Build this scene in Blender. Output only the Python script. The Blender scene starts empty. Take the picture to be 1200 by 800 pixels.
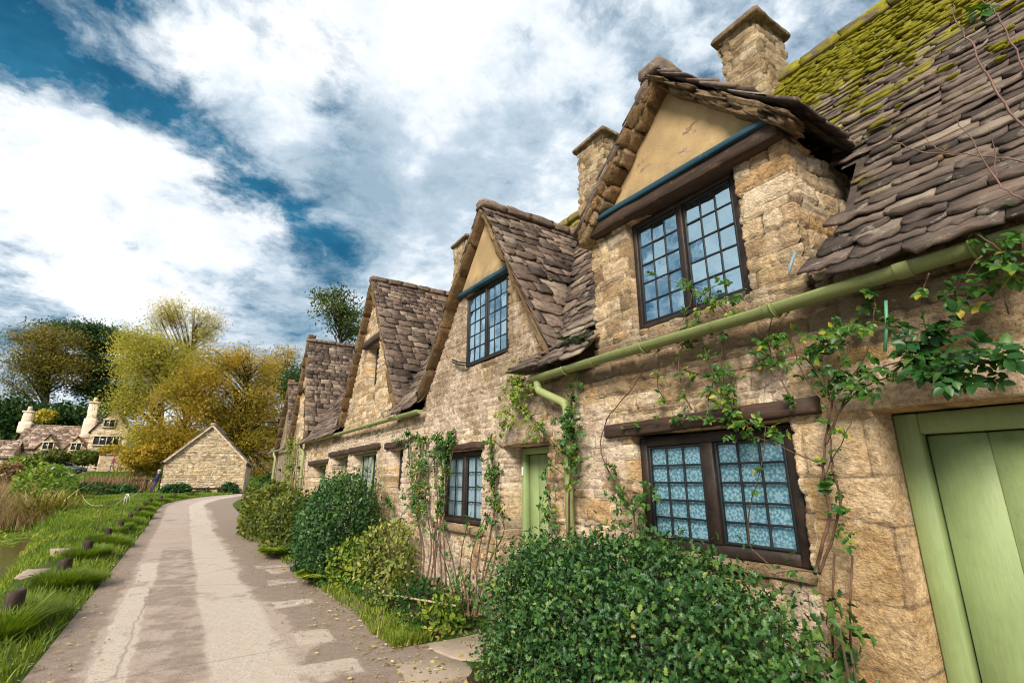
import bpy, math, random
import numpy as np
from mathutils import Vector, Matrix

R = math.radians
rng = np.random.default_rng(11)
random.seed(5)
scn = bpy.context.scene
COL = scn.collection

# ------------------------------------------------------------------ camera numbers
FPX, EYE = 578.0, 1.6
TILT, HEAD = math.atan(163 / 578.0), R(32.6)


def ray(px, py):
    """direction in the world of a point of the 1200x800 photograph"""
    r, u = px - 600, 400 - py
    F = FPX * math.cos(TILT) - u * math.sin(TILT)
    z = FPX * math.sin(TILT) + u * math.cos(TILT)
    return (F * math.sin(HEAD) + r * math.cos(HEAD), F * math.cos(HEAD) - r * math.sin(HEAD), z)


def at_x(px, py, X):
    d = ray(px, py)
    t = X / d[0]
    return Vector((X, d[1] * t, EYE + d[2] * t))


def at_y(px, py, Y):
    d = ray(px, py)
    t = Y / d[1]
    return Vector((d[0] * t, Y, EYE + d[2] * t))


# ------------------------------------------------------------------ noise
def _h(i, j, seed):
    n = (i.astype(np.int64) * 374761393 + j.astype(np.int64) * 668265263 + seed * 1442695041) & 0x7FFFFFFF
    n = ((n ^ (n >> 13)) * 1274126177) & 0x7FFFFFFF
    n = n ^ (n >> 16)
    return (n & 0xFFFF) / 65535.0


def vnoise(x, y, seed=0):
    x = np.asarray(x, float); y = np.asarray(y, float)
    i = np.floor(x); j = np.floor(y)
    fx = x - i; fy = y - j
    fx = fx * fx * (3 - 2 * fx); fy = fy * fy * (3 - 2 * fy)
    a = _h(i, j, seed); b = _h(i + 1, j, seed); c = _h(i, j + 1, seed); d = _h(i + 1, j + 1, seed)
    return (a + (b - a) * fx) * (1 - fy) + (c + (d - c) * fx) * fy


def fbm(x, y, seed=0, o=4):
    s = 0; a = .5; t = 0
    for k in range(o):
        s = s + a * vnoise(np.asarray(x) * 2 ** k, np.asarray(y) * 2 ** k, seed + k * 17); t += a; a *= .5
    return s / t


def sstep(a, b, x):
    t = np.clip((x - a) / (b - a), 0, 1)
    return t * t * (3 - 2 * t)


# ------------------------------------------------------------------ mesh building
class MB:
    """collects shapes, links them as ONE mesh object"""

    def __init__(s):
        s.v = []; s.f = []; s.a = []; s.n = 0

    def add(s, v, f, a=None):
        v = np.asarray(v, float).reshape(-1, 3)
        s.v.append(v)
        if isinstance(f, np.ndarray):
            s.f.append(f + s.n)
        else:
            by = {}
            for q in f:
                by.setdefault(len(q), []).append(q)
            for q in by.values():
                s.f.append(np.asarray(q, int) + s.n)
        if a is None:
            a = (0.5, 1, 0, 0)
        a = np.asarray(a, float)
        if a.ndim == 1:
            a = np.tile(a, (len(v), 1))
        s.a.append(a)
        s.n += len(v)

    def box(s, x0, x1, y0, y1, z0, z1, a=None, M=None, jit=0):
        v = np.array([(x, y, z) for x in (x0, x1) for y in (y0, y1) for z in (z0, z1)], float)
        if jit:
            v += rng.uniform(-jit, jit, v.shape)
        if M is not None:
            v = np.array([M @ Vector(p) for p in v])
        s.add(v, [(0, 1, 3, 2), (4, 6, 7, 5), (0, 4, 5, 1), (2, 3, 7, 6), (0, 2, 6, 4), (1, 5, 7, 3)], a)

    def bbox(s, x0, x1, y0, y1, z0, z1, b=.006, a=None, M=None, seg=1, wob=0):
        """box with chamfered edges, optionally cut along its length and wobbling"""
        L = [x1 - x0, y1 - y0, z1 - z0]
        ax = int(np.argmax(L))
        n = max(1, seg)
        o = [i for i in range(3) if i != ax]
        lo = [x0, y0, z0]; hi = [x1, y1, z1]
        prof = []
        a0, a1, b0, b1 = lo[o[0]], hi[o[0]], lo[o[1]], hi[o[1]]
        b = min(b, (a1 - a0) * .4, (b1 - b0) * .4)
        for p in ((a0 + b, b0), (a1 - b, b0), (a1, b0 + b), (a1, b1 - b), (a1 - b, b1), (a0 + b, b1), (a0, b1 - b), (a0, b0 + b)):
            prof.append(p)
        ca, cb = (a0 + a1) / 2, (b0 + b1) / 2
        ts = [(lo[ax], .9)] + [(lo[ax] + b + (L[ax] - 2 * b) * k / n, 1) for k in range(n + 1)] + [(hi[ax], .9)]
        v = []
        for t, sc in ts:
            w = rng.normal(0, wob, (8, 2)) if wob else np.zeros((8, 2))
            for k, p in enumerate(prof):
                q = [0, 0, 0]
                q[ax] = t; q[o[0]] = ca + (p[0] - ca) * sc + w[k, 0]; q[o[1]] = cb + (p[1] - cb) * sc + w[k, 1]
                v.append(q)
        f = []
        for i in range(len(ts) - 1):
            for k in range(8):
                f.append((i * 8 + k, i * 8 + (k + 1) % 8, i * 8 + 8 + (k + 1) % 8, i * 8 + 8 + k))
        f.append(tuple(range(8))[::-1]); f.append(tuple(range(len(v) - 8, len(v))))
        if M is not None:
            v = [M @ Vector(p) for p in v]
        s.add(v, f, a)

    def tube(s, pts, rad, n=8, a=None, cap=True):
        P = [Vector(p) for p in pts]
        if not hasattr(rad, '__len__'):
            rad = [rad] * len(P)
        v = []; up = None
        for i, p in enumerate(P):
            t = (P[min(i + 1, len(P) - 1)] - P[max(i - 1, 0)])
            if t.length < 1e-9:
                t = Vector((0, 0, 1))
            t.normalize()
            if up is None:
                up = Vector((0, 0, 1)) if abs(t.z) < .9 else Vector((1, 0, 0))
            x = t.cross(up)
            if x.length < 1e-5:
                x = t.cross(Vector((.3, .8, .1)))
            x.normalize(); y = x.cross(t); y.normalize(); up = y
            for k in range(n):
                an = 2 * math.pi * k / n
                v.append(p + (x * math.cos(an) + y * math.sin(an)) * rad[i])
        f = []
        for i in range(len(P) - 1):
            for k in range(n):
                f.append((i * n + k, i * n + (k + 1) % n, (i + 1) * n + (k + 1) % n, (i + 1) * n + k))
        if cap:
            f.append(tuple(range(n))[::-1]); f.append(tuple(range(len(v) - n, len(v))))
        s.add(v, f, a)

    def rock(s, c, size, rot=0, tilt=0, seed=None, a=None, sph=.35, rough=.12, M=None):
        """rounded irregular stone"""
        v = ROCKV.copy()
        nrm = v / np.linalg.norm(v, axis=1)[:, None]
        v = v * (1 - sph) + nrm * sph * 1.1
        sd = rng.integers(0, 9999) if seed is None else seed
        d = vnoise(v[:, 0] * 2 + sd + v[:, 2] * 1.3, v[:, 1] * 2 - v[:, 2] * 1.7, sd) - .5
        v = v * (1 + d[:, None] * rough * 2)
        v = v * (np.asarray(size) / 2)
        m = (Matrix.Rotation(rot, 3, 'Z') @ Matrix.Rotation(tilt, 3, 'X')) if M is None else M
        v = v @ np.array(m).T + np.asarray(c)
        s.add(v, ROCKF, a if a is not None else (rng.random(), 1, 0, 0))

    def build(s, name, mat, parent=None, smooth=False, loc=None):
        me = bpy.data.meshes.new(name)
        V = np.concatenate(s.v); A = np.concatenate(s.a)
        if A.shape[1] == 3:
            A = np.c_[A, np.ones(len(A))]
        off = np.zeros(3)
        if loc is not None:
            off = np.asarray(loc, float); V = V - off
        me.vertices.add(len(V)); me.vertices.foreach_set('co', V.astype(np.float32).ravel())
        tot = np.concatenate([np.full(len(f), f.shape[1]) for f in s.f])
        idx = np.concatenate([f.ravel() for f in s.f])
        st = np.concatenate([[0], np.cumsum(tot)[:-1]])
        me.loops.add(len(idx)); me.loops.foreach_set('vertex_index', idx.astype(np.int32))
        me.polygons.add(len(tot))
        me.polygons.foreach_set('loop_start', st.astype(np.int32))
        me.polygons.foreach_set('loop_total', tot.astype(np.int32))
        if smooth:
            me.polygons.foreach_set('use_smooth', np.ones(len(tot), bool))
        me.update(calc_edges=True); me.validate()
        at = me.attributes.new('Col', 'FLOAT_COLOR', 'POINT')
        at.data.foreach_set('color', A.astype(np.float32).ravel())
        me.materials.append(mat)
        o = bpy.data.objects.new(name, me); COL.objects.link(o)
        if loc is not None and parent is None:
            o.location = loc
        if parent is not None:
            o.parent = parent
            # vertices are given in world coordinates: undo the parents' offset
            base = Vector((0, 0, 0)); p = parent
            while p is not None:
                base += p.location; p = p.parent
            o.location = -base
        return o


def _rock():
    n = 4; v = {}; f = []
    def key(p):
        k = tuple(np.round(p, 5))
        if k not in v:
            v[k] = len(v)
        return v[k]
    for ax in range(3):
        for sg in (-1, 1):
            for i in range(n):
                for j in range(n):
                    q = []
                    for (a, b) in ((i, j), (i + 1, j), (i + 1, j + 1), (i, j + 1)):
                        p = [0, 0, 0]; p[ax] = sg; p[(ax + 1) % 3] = -1 + 2 * a / n; p[(ax + 2) % 3] = -1 + 2 * b / n
                        q.append(key(p))
                    f.append(q if sg > 0 else q[::-1])
    return np.array(list(v.keys()), float), np.array(f)


ROCKV, ROCKF = _rock()


def tag(o, label=None, cat=None, group=None, kind=None):
    if label: o['label'] = label
    if cat: o['category'] = cat
    if group: o['group'] = group
    if kind: o['kind'] = kind
    return o


def thing(name, label, cat, loc=(0, 0, 0), group=None):
    o = bpy.data.objects.new(name, None); COL.objects.link(o)
    o.location = loc; o.empty_display_size = .2
    return tag(o, label, cat, group)


# ------------------------------------------------------------------ leaves
def _leaf(outline, fold=.12, droop=-.12):
    """outline: half widths along the length -> folded blade, unit length, along +X, normal +Z"""
    v = []; f = []
    n = len(outline)
    for i, (t, w) in enumerate(outline):
        z = droop * t * t
        v += [(t, 0, z), (t, w, z + fold * w * 2), (t, -w, z + fold * w * 2)]
    for i in range(n - 1):
        a, b = i * 3, i * 3 + 3
        f += [(a, b, b + 1, a + 1), (a, a + 2, b + 2, b)]
    return np.array(v, float), np.array(f)


OVAL = _leaf([(0, .02), (.25, .24), (.6, .25), (1, .01)])
ROSE = _leaf([(0, .03), (.18, .24), (.5, .32), (.8, .18), (1, .01)], .18, -.2)
HOLLY = _leaf([(0, .03), (.14, .30), (.26, .15), (.46, .36), (.58, .17), (.78, .28), (.85, .1), (1, .01)], .3, -.15)
DIAM = (np.array([(0, 0, 0), (.5, .3, .06), (1, 0, 0), (.5, -.3, .06)], float), np.array([(0, 1, 2, 3)]))
NEED = (np.array([(0, -.06, 0), (0, .06, 0), (1, .03, -.1), (1, -.03, -.1)], float), np.array([(0, 1, 2, 3)]))


def unit(a):
    return a / (np.linalg.norm(a, axis=1)[:, None] + 1e-9)


def leaves(mb, P, D, Nn, size, tpl, rnd, b=None):
    """P positions, D directions of the tips, Nn normals (all N,3)"""
    V, F = tpl
    D = unit(D); Y = unit(np.cross(Nn, D)); Z = np.cross(D, Y)
    size = np.broadcast_to(size, (len(P),))
    W = (P[:, None, :] + size[:, None, None] * (V[None, :, 0, None] * D[:, None, :] + V[None, :, 1, None] * Y[:, None, :] + V[None, :, 2, None] * Z[:, None, :]))
    K = len(V)
    f = (F[None, :, :] + (np.arange(len(P)) * K)[:, None, None]).reshape(-1, F.shape[1])
    a = np.zeros((len(P), K, 4)); a[:, :, 0] = np.asarray(rnd)[:, None]; a[:, :, 1] = V[None, :, 0]
    if b is not None:
        a[:, :, 2] = np.asarray(b)[:, None]
    mb.add(W.reshape(-1, 3), f, a.reshape(-1, 4))


def rdir(n, up=0.0):
    d = rng.normal(size=(n, 3)); d[:, 2] += up
    return unit(d)


def blades(mb, P, H, lean, wid, rnd, curl=.6, az=None):
    """grass blades / reeds / iris leaves: strips that bend outwards"""
    n = len(P)
    if az is None:
        az = rng.uniform(0, 2 * np.pi, n)
    H = np.broadcast_to(H, (n,)); lean = np.broadcast_to(lean, (n,)); wid = np.broadcast_to(wid, (n,))
    d = np.c_[np.cos(az), np.sin(az), np.zeros(n)]; w = np.c_[-np.sin(az), np.cos(az), np.zeros(n)]
    V = []
    for t, ww in ((0, 1), (.35, .9), (.7, .6)):
        h = H * (t - curl * lean * t * t * .45); o = H * lean * t * t
        c = P + d * o[:, None]; c = c + np.c_[np.zeros((n, 2)), h]
        V += [c - w * (wid * ww / 2)[:, None], c + w * (wid * ww / 2)[:, None]]
    h = H * (1 - curl * lean * .45); o = H * lean
    V.append(P + d * o[:, None] + np.c_[np.zeros((n, 2)), h])
    V = np.stack(V, 1)
    q = np.array([(0, 1, 3, 2), (2, 3, 5, 4)]); t3 = np.array([(4, 5, 6)])
    base = (np.arange(n) * 7)[:, None, None]
    a = np.zeros((n, 7, 4)); a[:, :, 0] = np.asarray(rnd)[:, None]; a[:, :, 1] = np.array([0, 0, .35, .35, .7, .7, 1])[None, :]
    mb.add(V.reshape(-1, 3), (q[None] + base).reshape(-1, 4), a.reshape(-1, 4))
    mb.f.append((t3[None] + base).reshape(-1, 3) + mb.n - n * 7)


# ------------------------------------------------------------------ node helpers
def nn(nt, t, ins=None, **pr):
    nd = nt.nodes.new(t)
    for k, v in pr.items():
        setattr(nd, k, v)
    for k, v in (ins or {}).items():
        s = nd.inputs[k]
        if isinstance(v, bpy.types.NodeSocket):
            nt.links.new(v, s)
        elif isinstance(v, bpy.types.Node):
            nt.links.new(v.outputs[0], s)
        else:
            if s.type == 'RGBA' and len(v) == 3:
                v = (*v, 1)
            s.default_value = v
    return nd


class Mat:
    def __init__(s, name):
        s.m = bpy.data.materials.new(name); s.m.use_nodes = True
        s.nt = s.m.node_tree; s.nt.nodes.clear()
        s.out = s.nt.nodes.new('ShaderNodeOutputMaterial')
        g = s.nt.nodes.new('ShaderNodeNewGeometry'); s.pos = g.outputs['Position']; s.nrm = g.outputs['Normal']
        at = s.nt.nodes.new('ShaderNodeAttribute'); at.attribute_name = 'Col'
        sp = nn(s.nt, 'ShaderNodeSeparateColor', {'Color': at.outputs['Color']})
        s.R, s.G, s.B, s.A = sp.outputs[0], sp.outputs[1], sp.outputs[2], at.outputs['Alpha']

    def noise(s, sc, det=4, rough=.55, vec=None, dist=0):
        return nn(s.nt, 'ShaderNodeTexNoise', {'Vector': s.pos if vec is None else vec, 'Scale': sc, 'Detail': det, 'Roughness': rough, 'Distortion': dist}).outputs[0]

    def vor(s, sc, vec=None, out=0, feat='F1', rand=1):
        return nn(s.nt, 'ShaderNodeTexVoronoi', {'Vector': s.pos if vec is None else vec, 'Scale': sc, 'Randomness': rand}, feature=feat).outputs[out]

    def ramp(s, fac, stops, interp='LINEAR'):
        r = nn(s.nt, 'ShaderNodeValToRGB', {'Fac': fac}); cr = r.color_ramp; cr.interpolation = interp
        while len(cr.elements) < len(stops):
            cr.elements.new(.5)
        for e, (p, c) in zip(cr.elements, stops):
            e.position = p
            if not hasattr(c, '__len__'):
                c = (c, c, c)
            e.color = (*c[:3], 1)
        return r.outputs[0]

    def math(s, op, a, b=0.0, clamp=False):
        return nn(s.nt, 'ShaderNodeMath', {0: a, 1: b}, operation=op, use_clamp=clamp).outputs[0]

    def mix(s, f, a, b, mode='MIX'):
        return nn(s.nt, 'ShaderNodeMixRGB', {'Fac': f, 'Color1': a, 'Color2': b}, blend_type=mode).outputs[0]

    def scale(s, v, vec=None):
        return nn(s.nt, 'ShaderNodeMapping', {'Vector': s.pos if vec is None else vec, 'Scale': v}).outputs[0]

    def bump(s, h, st=.5, d=.01, nrm=None):
        i = {'Height': h, 'Strength': st, 'Distance': d}
        if nrm is not None:
            i['Normal'] = nrm
        return nn(s.nt, 'ShaderNodeBump', i).outputs[0]

    def pbr(s, col, rough=.8, nrm=None, spec=.3, metal=0.0, transl=None, tcol=None):
        i = {'Base Color': col, 'Roughness': rough, 'Metallic': metal, 'Specular IOR Level': spec}
        if nrm is not None:
            i['Normal'] = nrm
        b = nn(s.nt, 'ShaderNodeBsdfPrincipled', i).outputs[0]
        if transl:
            t = nn(s.nt, 'ShaderNodeBsdfTranslucent', {'Color': tcol if tcol is not None else col}).outputs[0]
            b = nn(s.nt, 'ShaderNodeMixShader', {0: transl, 1: b, 2: t}).outputs[0]
        s.nt.links.new(b, s.out.inputs[0])
        return s.m


def stone_mat(name, tint=(1, 1, 1), dark=1.0):
    m = Mat(name)
    c = m.ramp(m.R, [(0, (.20, .135, .085)), (.15, (.36, .25, .14)), (.32, (.55, .42, .27)), (.48, (.38, .31, .235)), (.62, (.52, .37, .20)), (.76, (.62, .52, .39)), (.9, (.44, .27, .12)), (1, (.33, .25, .18))])
    n1 = m.noise(3.2, 6, .62)
    n2 = m.noise(14, 7, .72, m.scale((1, 1, 1.9)))
    n3 = m.noise(75, 3, .6)
    mort = m.mix(m.noise(2.1, 3), (.36, .285, .195), (.52, .435, .33))
    gm = m.math('ADD', m.G, m.math('MULTIPLY', m.math('SUBTRACT', n2, .5), .9), True)
    c = m.mix(m.ramp(gm, [(.12, 0), (.5, 1)]), mort, c)
    # ashlar / lime-smeared areas
    pale = m.mix(m.ramp(m.A, [(.55, 0), (.8, 1)]), m.mix(n2, (.47, .36, .27), (.64, .53, .43)), m.mix(m.math('ADD', m.math('MULTIPLY', m.R, .7), m.math('MULTIPLY', m.math('SUBTRACT', n1, .4), 1.0), True), (.42, .27, .12), (.66, .51, .36)))
    c = m.mix(m.ramp(m.math('ADD', m.A, m.math('MULTIPLY', m.math('SUBTRACT', n2, .5), .5)), [(.15, 0), (.5, .8)]), c, pale)
    c = m.mix(.85, c, m.ramp(n2, [(.22, (.30, .24, .19)), (.42, (.85, .82, .78)), (.58, (1.08, 1.05, 1.0)), (.78, (1.5, 1.42, 1.3))]), 'MULTIPLY')
    c = m.mix(.7, c, m.ramp(n1, [(.3, (.70, .60, .52)), (.5, (1, 1, 1)), (.72, (1.2, 1.2, 1.2))]), 'MULTIPLY')
    # pits and grit
    pt = m.ramp(m.noise(30, 8, .78, m.scale((1, 1, 1.5))), [(.30, (.30, .24, .19)), (.42, (.78, .74, .70)), (.52, (1.05, 1.04, 1.02)), (.68, (1.45, 1.40, 1.32))])
    c = m.mix(.9, c, pt, 'MULTIPLY')
    # grime lodged in the joints
    c = m.mix(m.math('MULTIPLY', m.ramp(m.math('ADD', m.G, m.math('MULTIPLY', m.math('SUBTRACT', m.noise(4.5, 5, .7), .5), 1.5)), [(.0, 1), (.45, 0)]), .75), c, (.10, .07, .045))
    # weather crust, darker and browner
    cr = m.math('ADD', m.B, m.math('MULTIPLY', m.math('SUBTRACT', m.noise(5.5, 6, .7), .5), 1.6), True)
    c = m.mix(m.math('MULTIPLY', m.ramp(cr, [(.3, 0), (.75, 1)]), .8), c, m.mix(n2, (.10, .065, .04), (.27, .19, .11)))
    # lichen: pale and orange spots
    li = m.ramp(m.noise(9.5, 5, .65), [(.62, 0), (.70, 1)])
    c = m.mix(m.math('MULTIPLY', li, .55), c, (.58, .52, .42))
    li2 = m.ramp(m.noise(4.3, 6, .7, m.scale((1, 1.2, 1.3))), [(.66, 0), (.72, 1)])
    c = m.mix(m.math('MULTIPLY', li2, .5), c, (.50, .27, .05))
    sp = m.ramp(m.noise(34, 4, .7), [(.27, 1), (.36, 0)])
    c = m.mix(m.math('MULTIPLY', sp, .75), c, (.07, .05, .035))
    c = m.mix(1, c, (tint[0] * dark, tint[1] * dark, tint[2] * dark), 'MULTIPLY')
    h = m.math('ADD', m.math('MULTIPLY', n2, 1.0), m.math('MULTIPLY', n3, .45))
    nb = m.bump(h, 1.0, .035)
    return m.pbr(c, .92, nb, .15)


def plaster_mat():
    m = Mat('ochre_render')
    n = m.noise(2.2, 5, .6); n2 = m.noise(45, 4, .7)
    c = m.mix(n, (.44, .285, .13), (.57, .40, .21))
    c = m.mix(m.ramp(m.noise(2.4, 8, .74), [(.44, 0), (.66, .85)]), c, (.29, .20, .115))
    c = m.mix(m.ramp(m.noise(1.3, 4, .6), [(.40, .75), (.62, 0)]), c, (.33, .225, .12))
    g = m.ramp(m.math('ADD', m.B, m.math('MULTIPLY', m.math('SUBTRACT', m.noise(8, 6, .7), .5), 1.1)), [(.35, 0), (.7, .85)])
    c = m.mix(g, c, m.mix(m.noise(60, 2), (.12, .09, .05), (.38, .30, .18)))
    return m.pbr(c, .9, m.bump(m.math('ADD', n2, m.math('MULTIPLY', n, 1.5)), .45, .01), .12)


def slate_mat(name, tint=(1, 1, 1), moss=1.0):
    m = Mat(name)
    c = m.ramp(m.R, [(0, (.055, .042, .036)), (.3, (.11, .082, .068)), (.6, (.165, .12, .098)), (.85, (.215, .162, .128)), (1, (.30, .245, .19))])
    n = m.noise(12, 7, .7, m.scale((1, .55, 1.6))); n2 = m.noise(50, 5, .7, m.scale((1, .5, 1.8)))
    c = m.mix(.85, c, m.ramp(n, [(.25, (.30, .28, .28)), (.48, (.95, .95, .95)), (.72, (1.8, 1.65, 1.5))]), 'MULTIPLY')
    li = m.ramp(m.noise(8.5, 8, .76), [(.565, 0), (.63, 1)])
    c = m.mix(m.math('MULTIPLY', li, .65), c, (.36, .31, .24))
    li = m.ramp(m.noise(3.1, 7, .75), [(.64, 0), (.70, 1)])
    c = m.mix(m.math('MULTIPLY', li, .5), c, (.30, .20, .06))
    c = m.mix(1, c, tint, 'MULTIPLY')
    if moss:
        mm = m.math('ADD', m.B, m.math('MULTIPLY', m.math('SUBTRACT', m.noise(5, 8, .75, m.scale((1.6, .6, 1.6))), .5), 2.2))
        f = m.ramp(mm, [(.42, 0), (.60, 1)])
        mc = m.mix(m.noise(19, 5, .7), (.06, .065, .008), (.44, .38, .025))
        c = m.mix(m.math('MULTIPLY', f, moss), c, mc)
    return m.pbr(c, .82, m.bump(m.math('ADD', m.math('MULTIPLY', n, 1.3), m.math('MULTIPLY', n2, .9)), .9, .009), .22)


def wood_mat(name, c0, c1, rough=.7, axis=(1, 1, 1), wear=None):
    m = Mat(name)
    n = m.noise(1, 6, .65, m.scale(axis)); n2 = m.noise(30, 4, .6)
    c = m.mix(m.ramp(n, [(.3, 0), (.7, 1)]), c0, c1)
    if wear is not None:
        c = m.mix(m.math('MULTIPLY', m.ramp(m.noise(9, 6, .7), [(.58, 0), (.66, 1)]), .6), c, wear)
    return m.pbr(c, rough, m.bump(m.math('ADD', m.math('MULTIPLY', n, 2), n2), .5, .006), .3)


def paint_mat(name, c0, rough=.4, dirt=(.08, .07, .04), amt=.5):
    m = Mat(name)
    n = m.noise(3.5, 6, .65); n2 = m.noise(28, 5, .7, m.scale((3, 3, .35)))
    c = m.mix(m.ramp(n, [(.35, 0), (.7, 1)]), c0, tuple(x * 1.15 for x in c0))
    c = m.mix(m.math('MULTIPLY', m.ramp(m.noise(8, 8, .75), [(.56, 0), (.72, 1)]), amt), c, dirt)
    c = m.mix(.5, c, m.ramp(n2, [(.3, (.78, .78, .76)), (.7, (1.15, 1.15, 1.15))]), 'MULTIPLY')
    return m.pbr(c, m.ramp(n, [(.3, rough), (.7, rough + .2)]), m.bump(n2, .3, .004), .35)


def leaf_mat(name, stops, rough=.5, tr=.3, spec=.35, vein=True):
    m = Mat(name)
    c = m.ramp(m.R, stops)
    c = m.mix(.6, c, m.ramp(m.noise(40, 2), [(.3, (.7, .7, .7)), (.7, (1.25, 1.25, 1.2))]), 'MULTIPLY')
    return m.pbr(c, rough, None, spec, 0, tr, m.mix(1, c, (1.15, 1.25, .55), 'MULTIPLY'))


def flat_mat(name, col, rough=.6, metal=0.0, spec=.4, nz=.25):
    m = Mat(name)
    c = m.mix(m.noise(12, 5, .65), tuple(x * (1 - nz) for x in col), tuple(min(1, x * (1 + nz)) for x in col))
    return m.pbr(c, rough, m.bump(m.noise(60, 3), .15, .003), spec, metal)


def glass_mat(name, tint=(.75, .88, .95), refl=.42, fk=1.5):
    m = Mat(name)
    f = nn(m.nt, 'ShaderNodeFresnel', {'IOR': 1.5}).outputs[0]
    f = m.math('ADD', m.math('MULTIPLY', f, fk), refl, True)
    nb = m.bump(m.noise(6, 2), .05, .02)
    g = nn(m.nt, 'ShaderNodeBsdfGlossy', {'Color': tint, 'Roughness': .02, 'Normal': nb}).outputs[0]
    t = nn(m.nt, 'ShaderNodeBsdfTransparent', {'Color': (.93, .97, .98)}).outputs[0]
    sh = nn(m.nt, 'ShaderNodeMixShader', {0: f, 1: t, 2: g}).outputs[0]
    m.nt.links.new(sh, m.out.inputs[0])
    return m.m


def lace_mat():
    m = Mat('lace')
    tc = m.scale((0, 9.5, 9.5))
    vn = nn(m.nt, 'ShaderNodeTexVoronoi', {'Vector': tc, 'Scale': 1.0, 'Randomness': .75})
    d = nn(m.nt, 'ShaderNodeVectorMath', {0: tc, 1: vn.outputs['Position']}, operation='SUBTRACT').outputs[0]
    sp = nn(m.nt, 'ShaderNodeSeparateXYZ', {0: d})
    r = vn.outputs['Distance']; th = m.math('ARCTAN2', sp.outputs[1], sp.outputs[2])
    pet = m.math('SINE', m.math('ADD', m.math('MULTIPLY', th, 8.0), m.math('MULTIPLY', r, 6.0)))
    ring = m.math('SINE', m.math('MULTIPLY', r, 30.0))
    k = m.math('MULTIPLY', m.math('ADD', pet, ring), .5)
    k = m.math('ADD', k, m.math('MULTIPLY', m.math('SUBTRACT', m.noise(70, 2), .5), .9))
    c = m.ramp(m.math('ADD', m.math('MULTIPLY', k, .5), .5), [(.26, (.16, .34, .43)), (.40, (.25, .46, .56)), (.60, (.31, .54, .64)), (.74, (.55, .70, .77))])
    return m.pbr(c, .9, None, .1)


def curtain_mat(name, c0, c1):
    m = Mat(name)
    w = nn(m.nt, 'ShaderNodeTexWave', {'Vector': m.scale((0, 1, .03)), 'Scale': 9, 'Distortion': 2.5, 'Detail': 2}).outputs[1]
    return m.pbr(m.mix(w, c0, c1), .9, m.bump(w, .6, .03), .1)


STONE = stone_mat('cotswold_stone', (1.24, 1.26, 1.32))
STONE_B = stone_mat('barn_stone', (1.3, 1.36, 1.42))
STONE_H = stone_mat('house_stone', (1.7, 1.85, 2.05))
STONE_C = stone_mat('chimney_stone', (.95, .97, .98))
PLASTER = plaster_mat()
SLATE = slate_mat('stone_slate', (.92, .92, .92), 1)
SLATE_R = slate_mat('stone_slate_brown', (.98, .94, .91), .8)
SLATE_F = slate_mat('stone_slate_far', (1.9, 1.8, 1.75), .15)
OAK = wood_mat('dark_oak', (.022, .012, .008), (.075, .043, .028), .65, (3, 3, 26), (.12, .075, .05))
OAKH = wood_mat('dark_oak_lintel', (.022, .013, .009), (.085, .048, .032), .7, (26, 2.5, 26), (.14, .08, .05))
FRAME = wood_mat('black_brown_frame', (.012, .009, .008), (.045, .028, .02), .5, (8, 8, 8))
BLUE = paint_mat('lead_blue', (.018, .058, .085), .45, (.2, .25, .25), .4)
LEAD = flat_mat('lead', (.014, .017, .02), .55, .1)
IRON = flat_mat('black_iron', (.015, .014, .014), .45, .6)
GREEN = paint_mat('green_gutter', (.20, .225, .085), .42, (.075, .075, .03), .75)
PIPE = paint_mat('green_pipe', (.27, .305, .12), .4, (.12, .13, .05), .35)
DOOR = paint_mat('green_door', (.225, .285, .118), .42, (.15, .17, .07), .45)
GLASS = glass_mat('old_glass', (.62, .88, 1.0), .46)
GLASS_L = glass_mat('lace_window_glass', (.7, .86, .95), .04, .55)
LACE = lace_mat()
CURT = curtain_mat('white_curtain', (.45, .55, .62), (.75, .82, .86))
CURT_B = curtain_mat('blue_curtain', (.12, .30, .40), (.45, .62, .70))
ROOM_SHADE = flat_mat('room_shade', (.02, .022, .025), .9)  # near-black colour standing in for the shade inside the rooms
CAPST = stone_mat('cap_stone', (.62, .6, .55))


# ------------------------------------------------------------------ stone walls
class Coursing:
    def __init__(s, seed, h0=.15, l0=.32, hv=.45):
        g = np.random.default_rng(seed)
        hs = h0 * (1 + g.uniform(-hv, hv, 160)); s.z = np.concatenate([[-1.0], -1.0 + np.cumsum(hs)])
        s.cuts = []
        for i in range(161):
            ls = l0 * (1 + g.uniform(-.6, .75, 220)); s.cuts.append(-20 + g.uniform(0, .5) + np.cumsum(ls))
        s.seed = seed

    def at(s, u, v):
        wu = u + .05 * (fbm(u * 3.1, v * 4.1, s.seed) - .5) + .02 * (fbm(u * 14, v * 14, s.seed + 5, 2) - .5)
        wv = v + .11 * (fbm(u * 2.6, v * 2.2, s.seed + 3) - .5) + .02 * (fbm(u * 13, v * 13, s.seed + 9, 2) - .5)
        r = np.clip(np.searchsorted(s.z, wv) - 1, 0, 159)
        dv = np.minimum(wv - s.z[r], s.z[r + 1] - wv)
        du = np.zeros_like(u); sid = np.zeros_like(u)
        for k in np.unique(r):
            m = r == k; c = s.cuts[k]
            j = np.clip(np.searchsorted(c, wu[m]) - 1, 0, len(c) - 2)
            du[m] = np.minimum(wu[m] - c[j], c[j + 1] - wu[m]); sid[m] = _h(j, np.full(j.shape, k), s.seed)
        d = np.clip(np.minimum(dv, du), 0, None)
        # round the corners
        d = np.where((dv < .022) & (du < .022), np.clip(.022 - np.hypot(.022 - dv, .022 - du), 0, None), d)
        return sid, d


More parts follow.
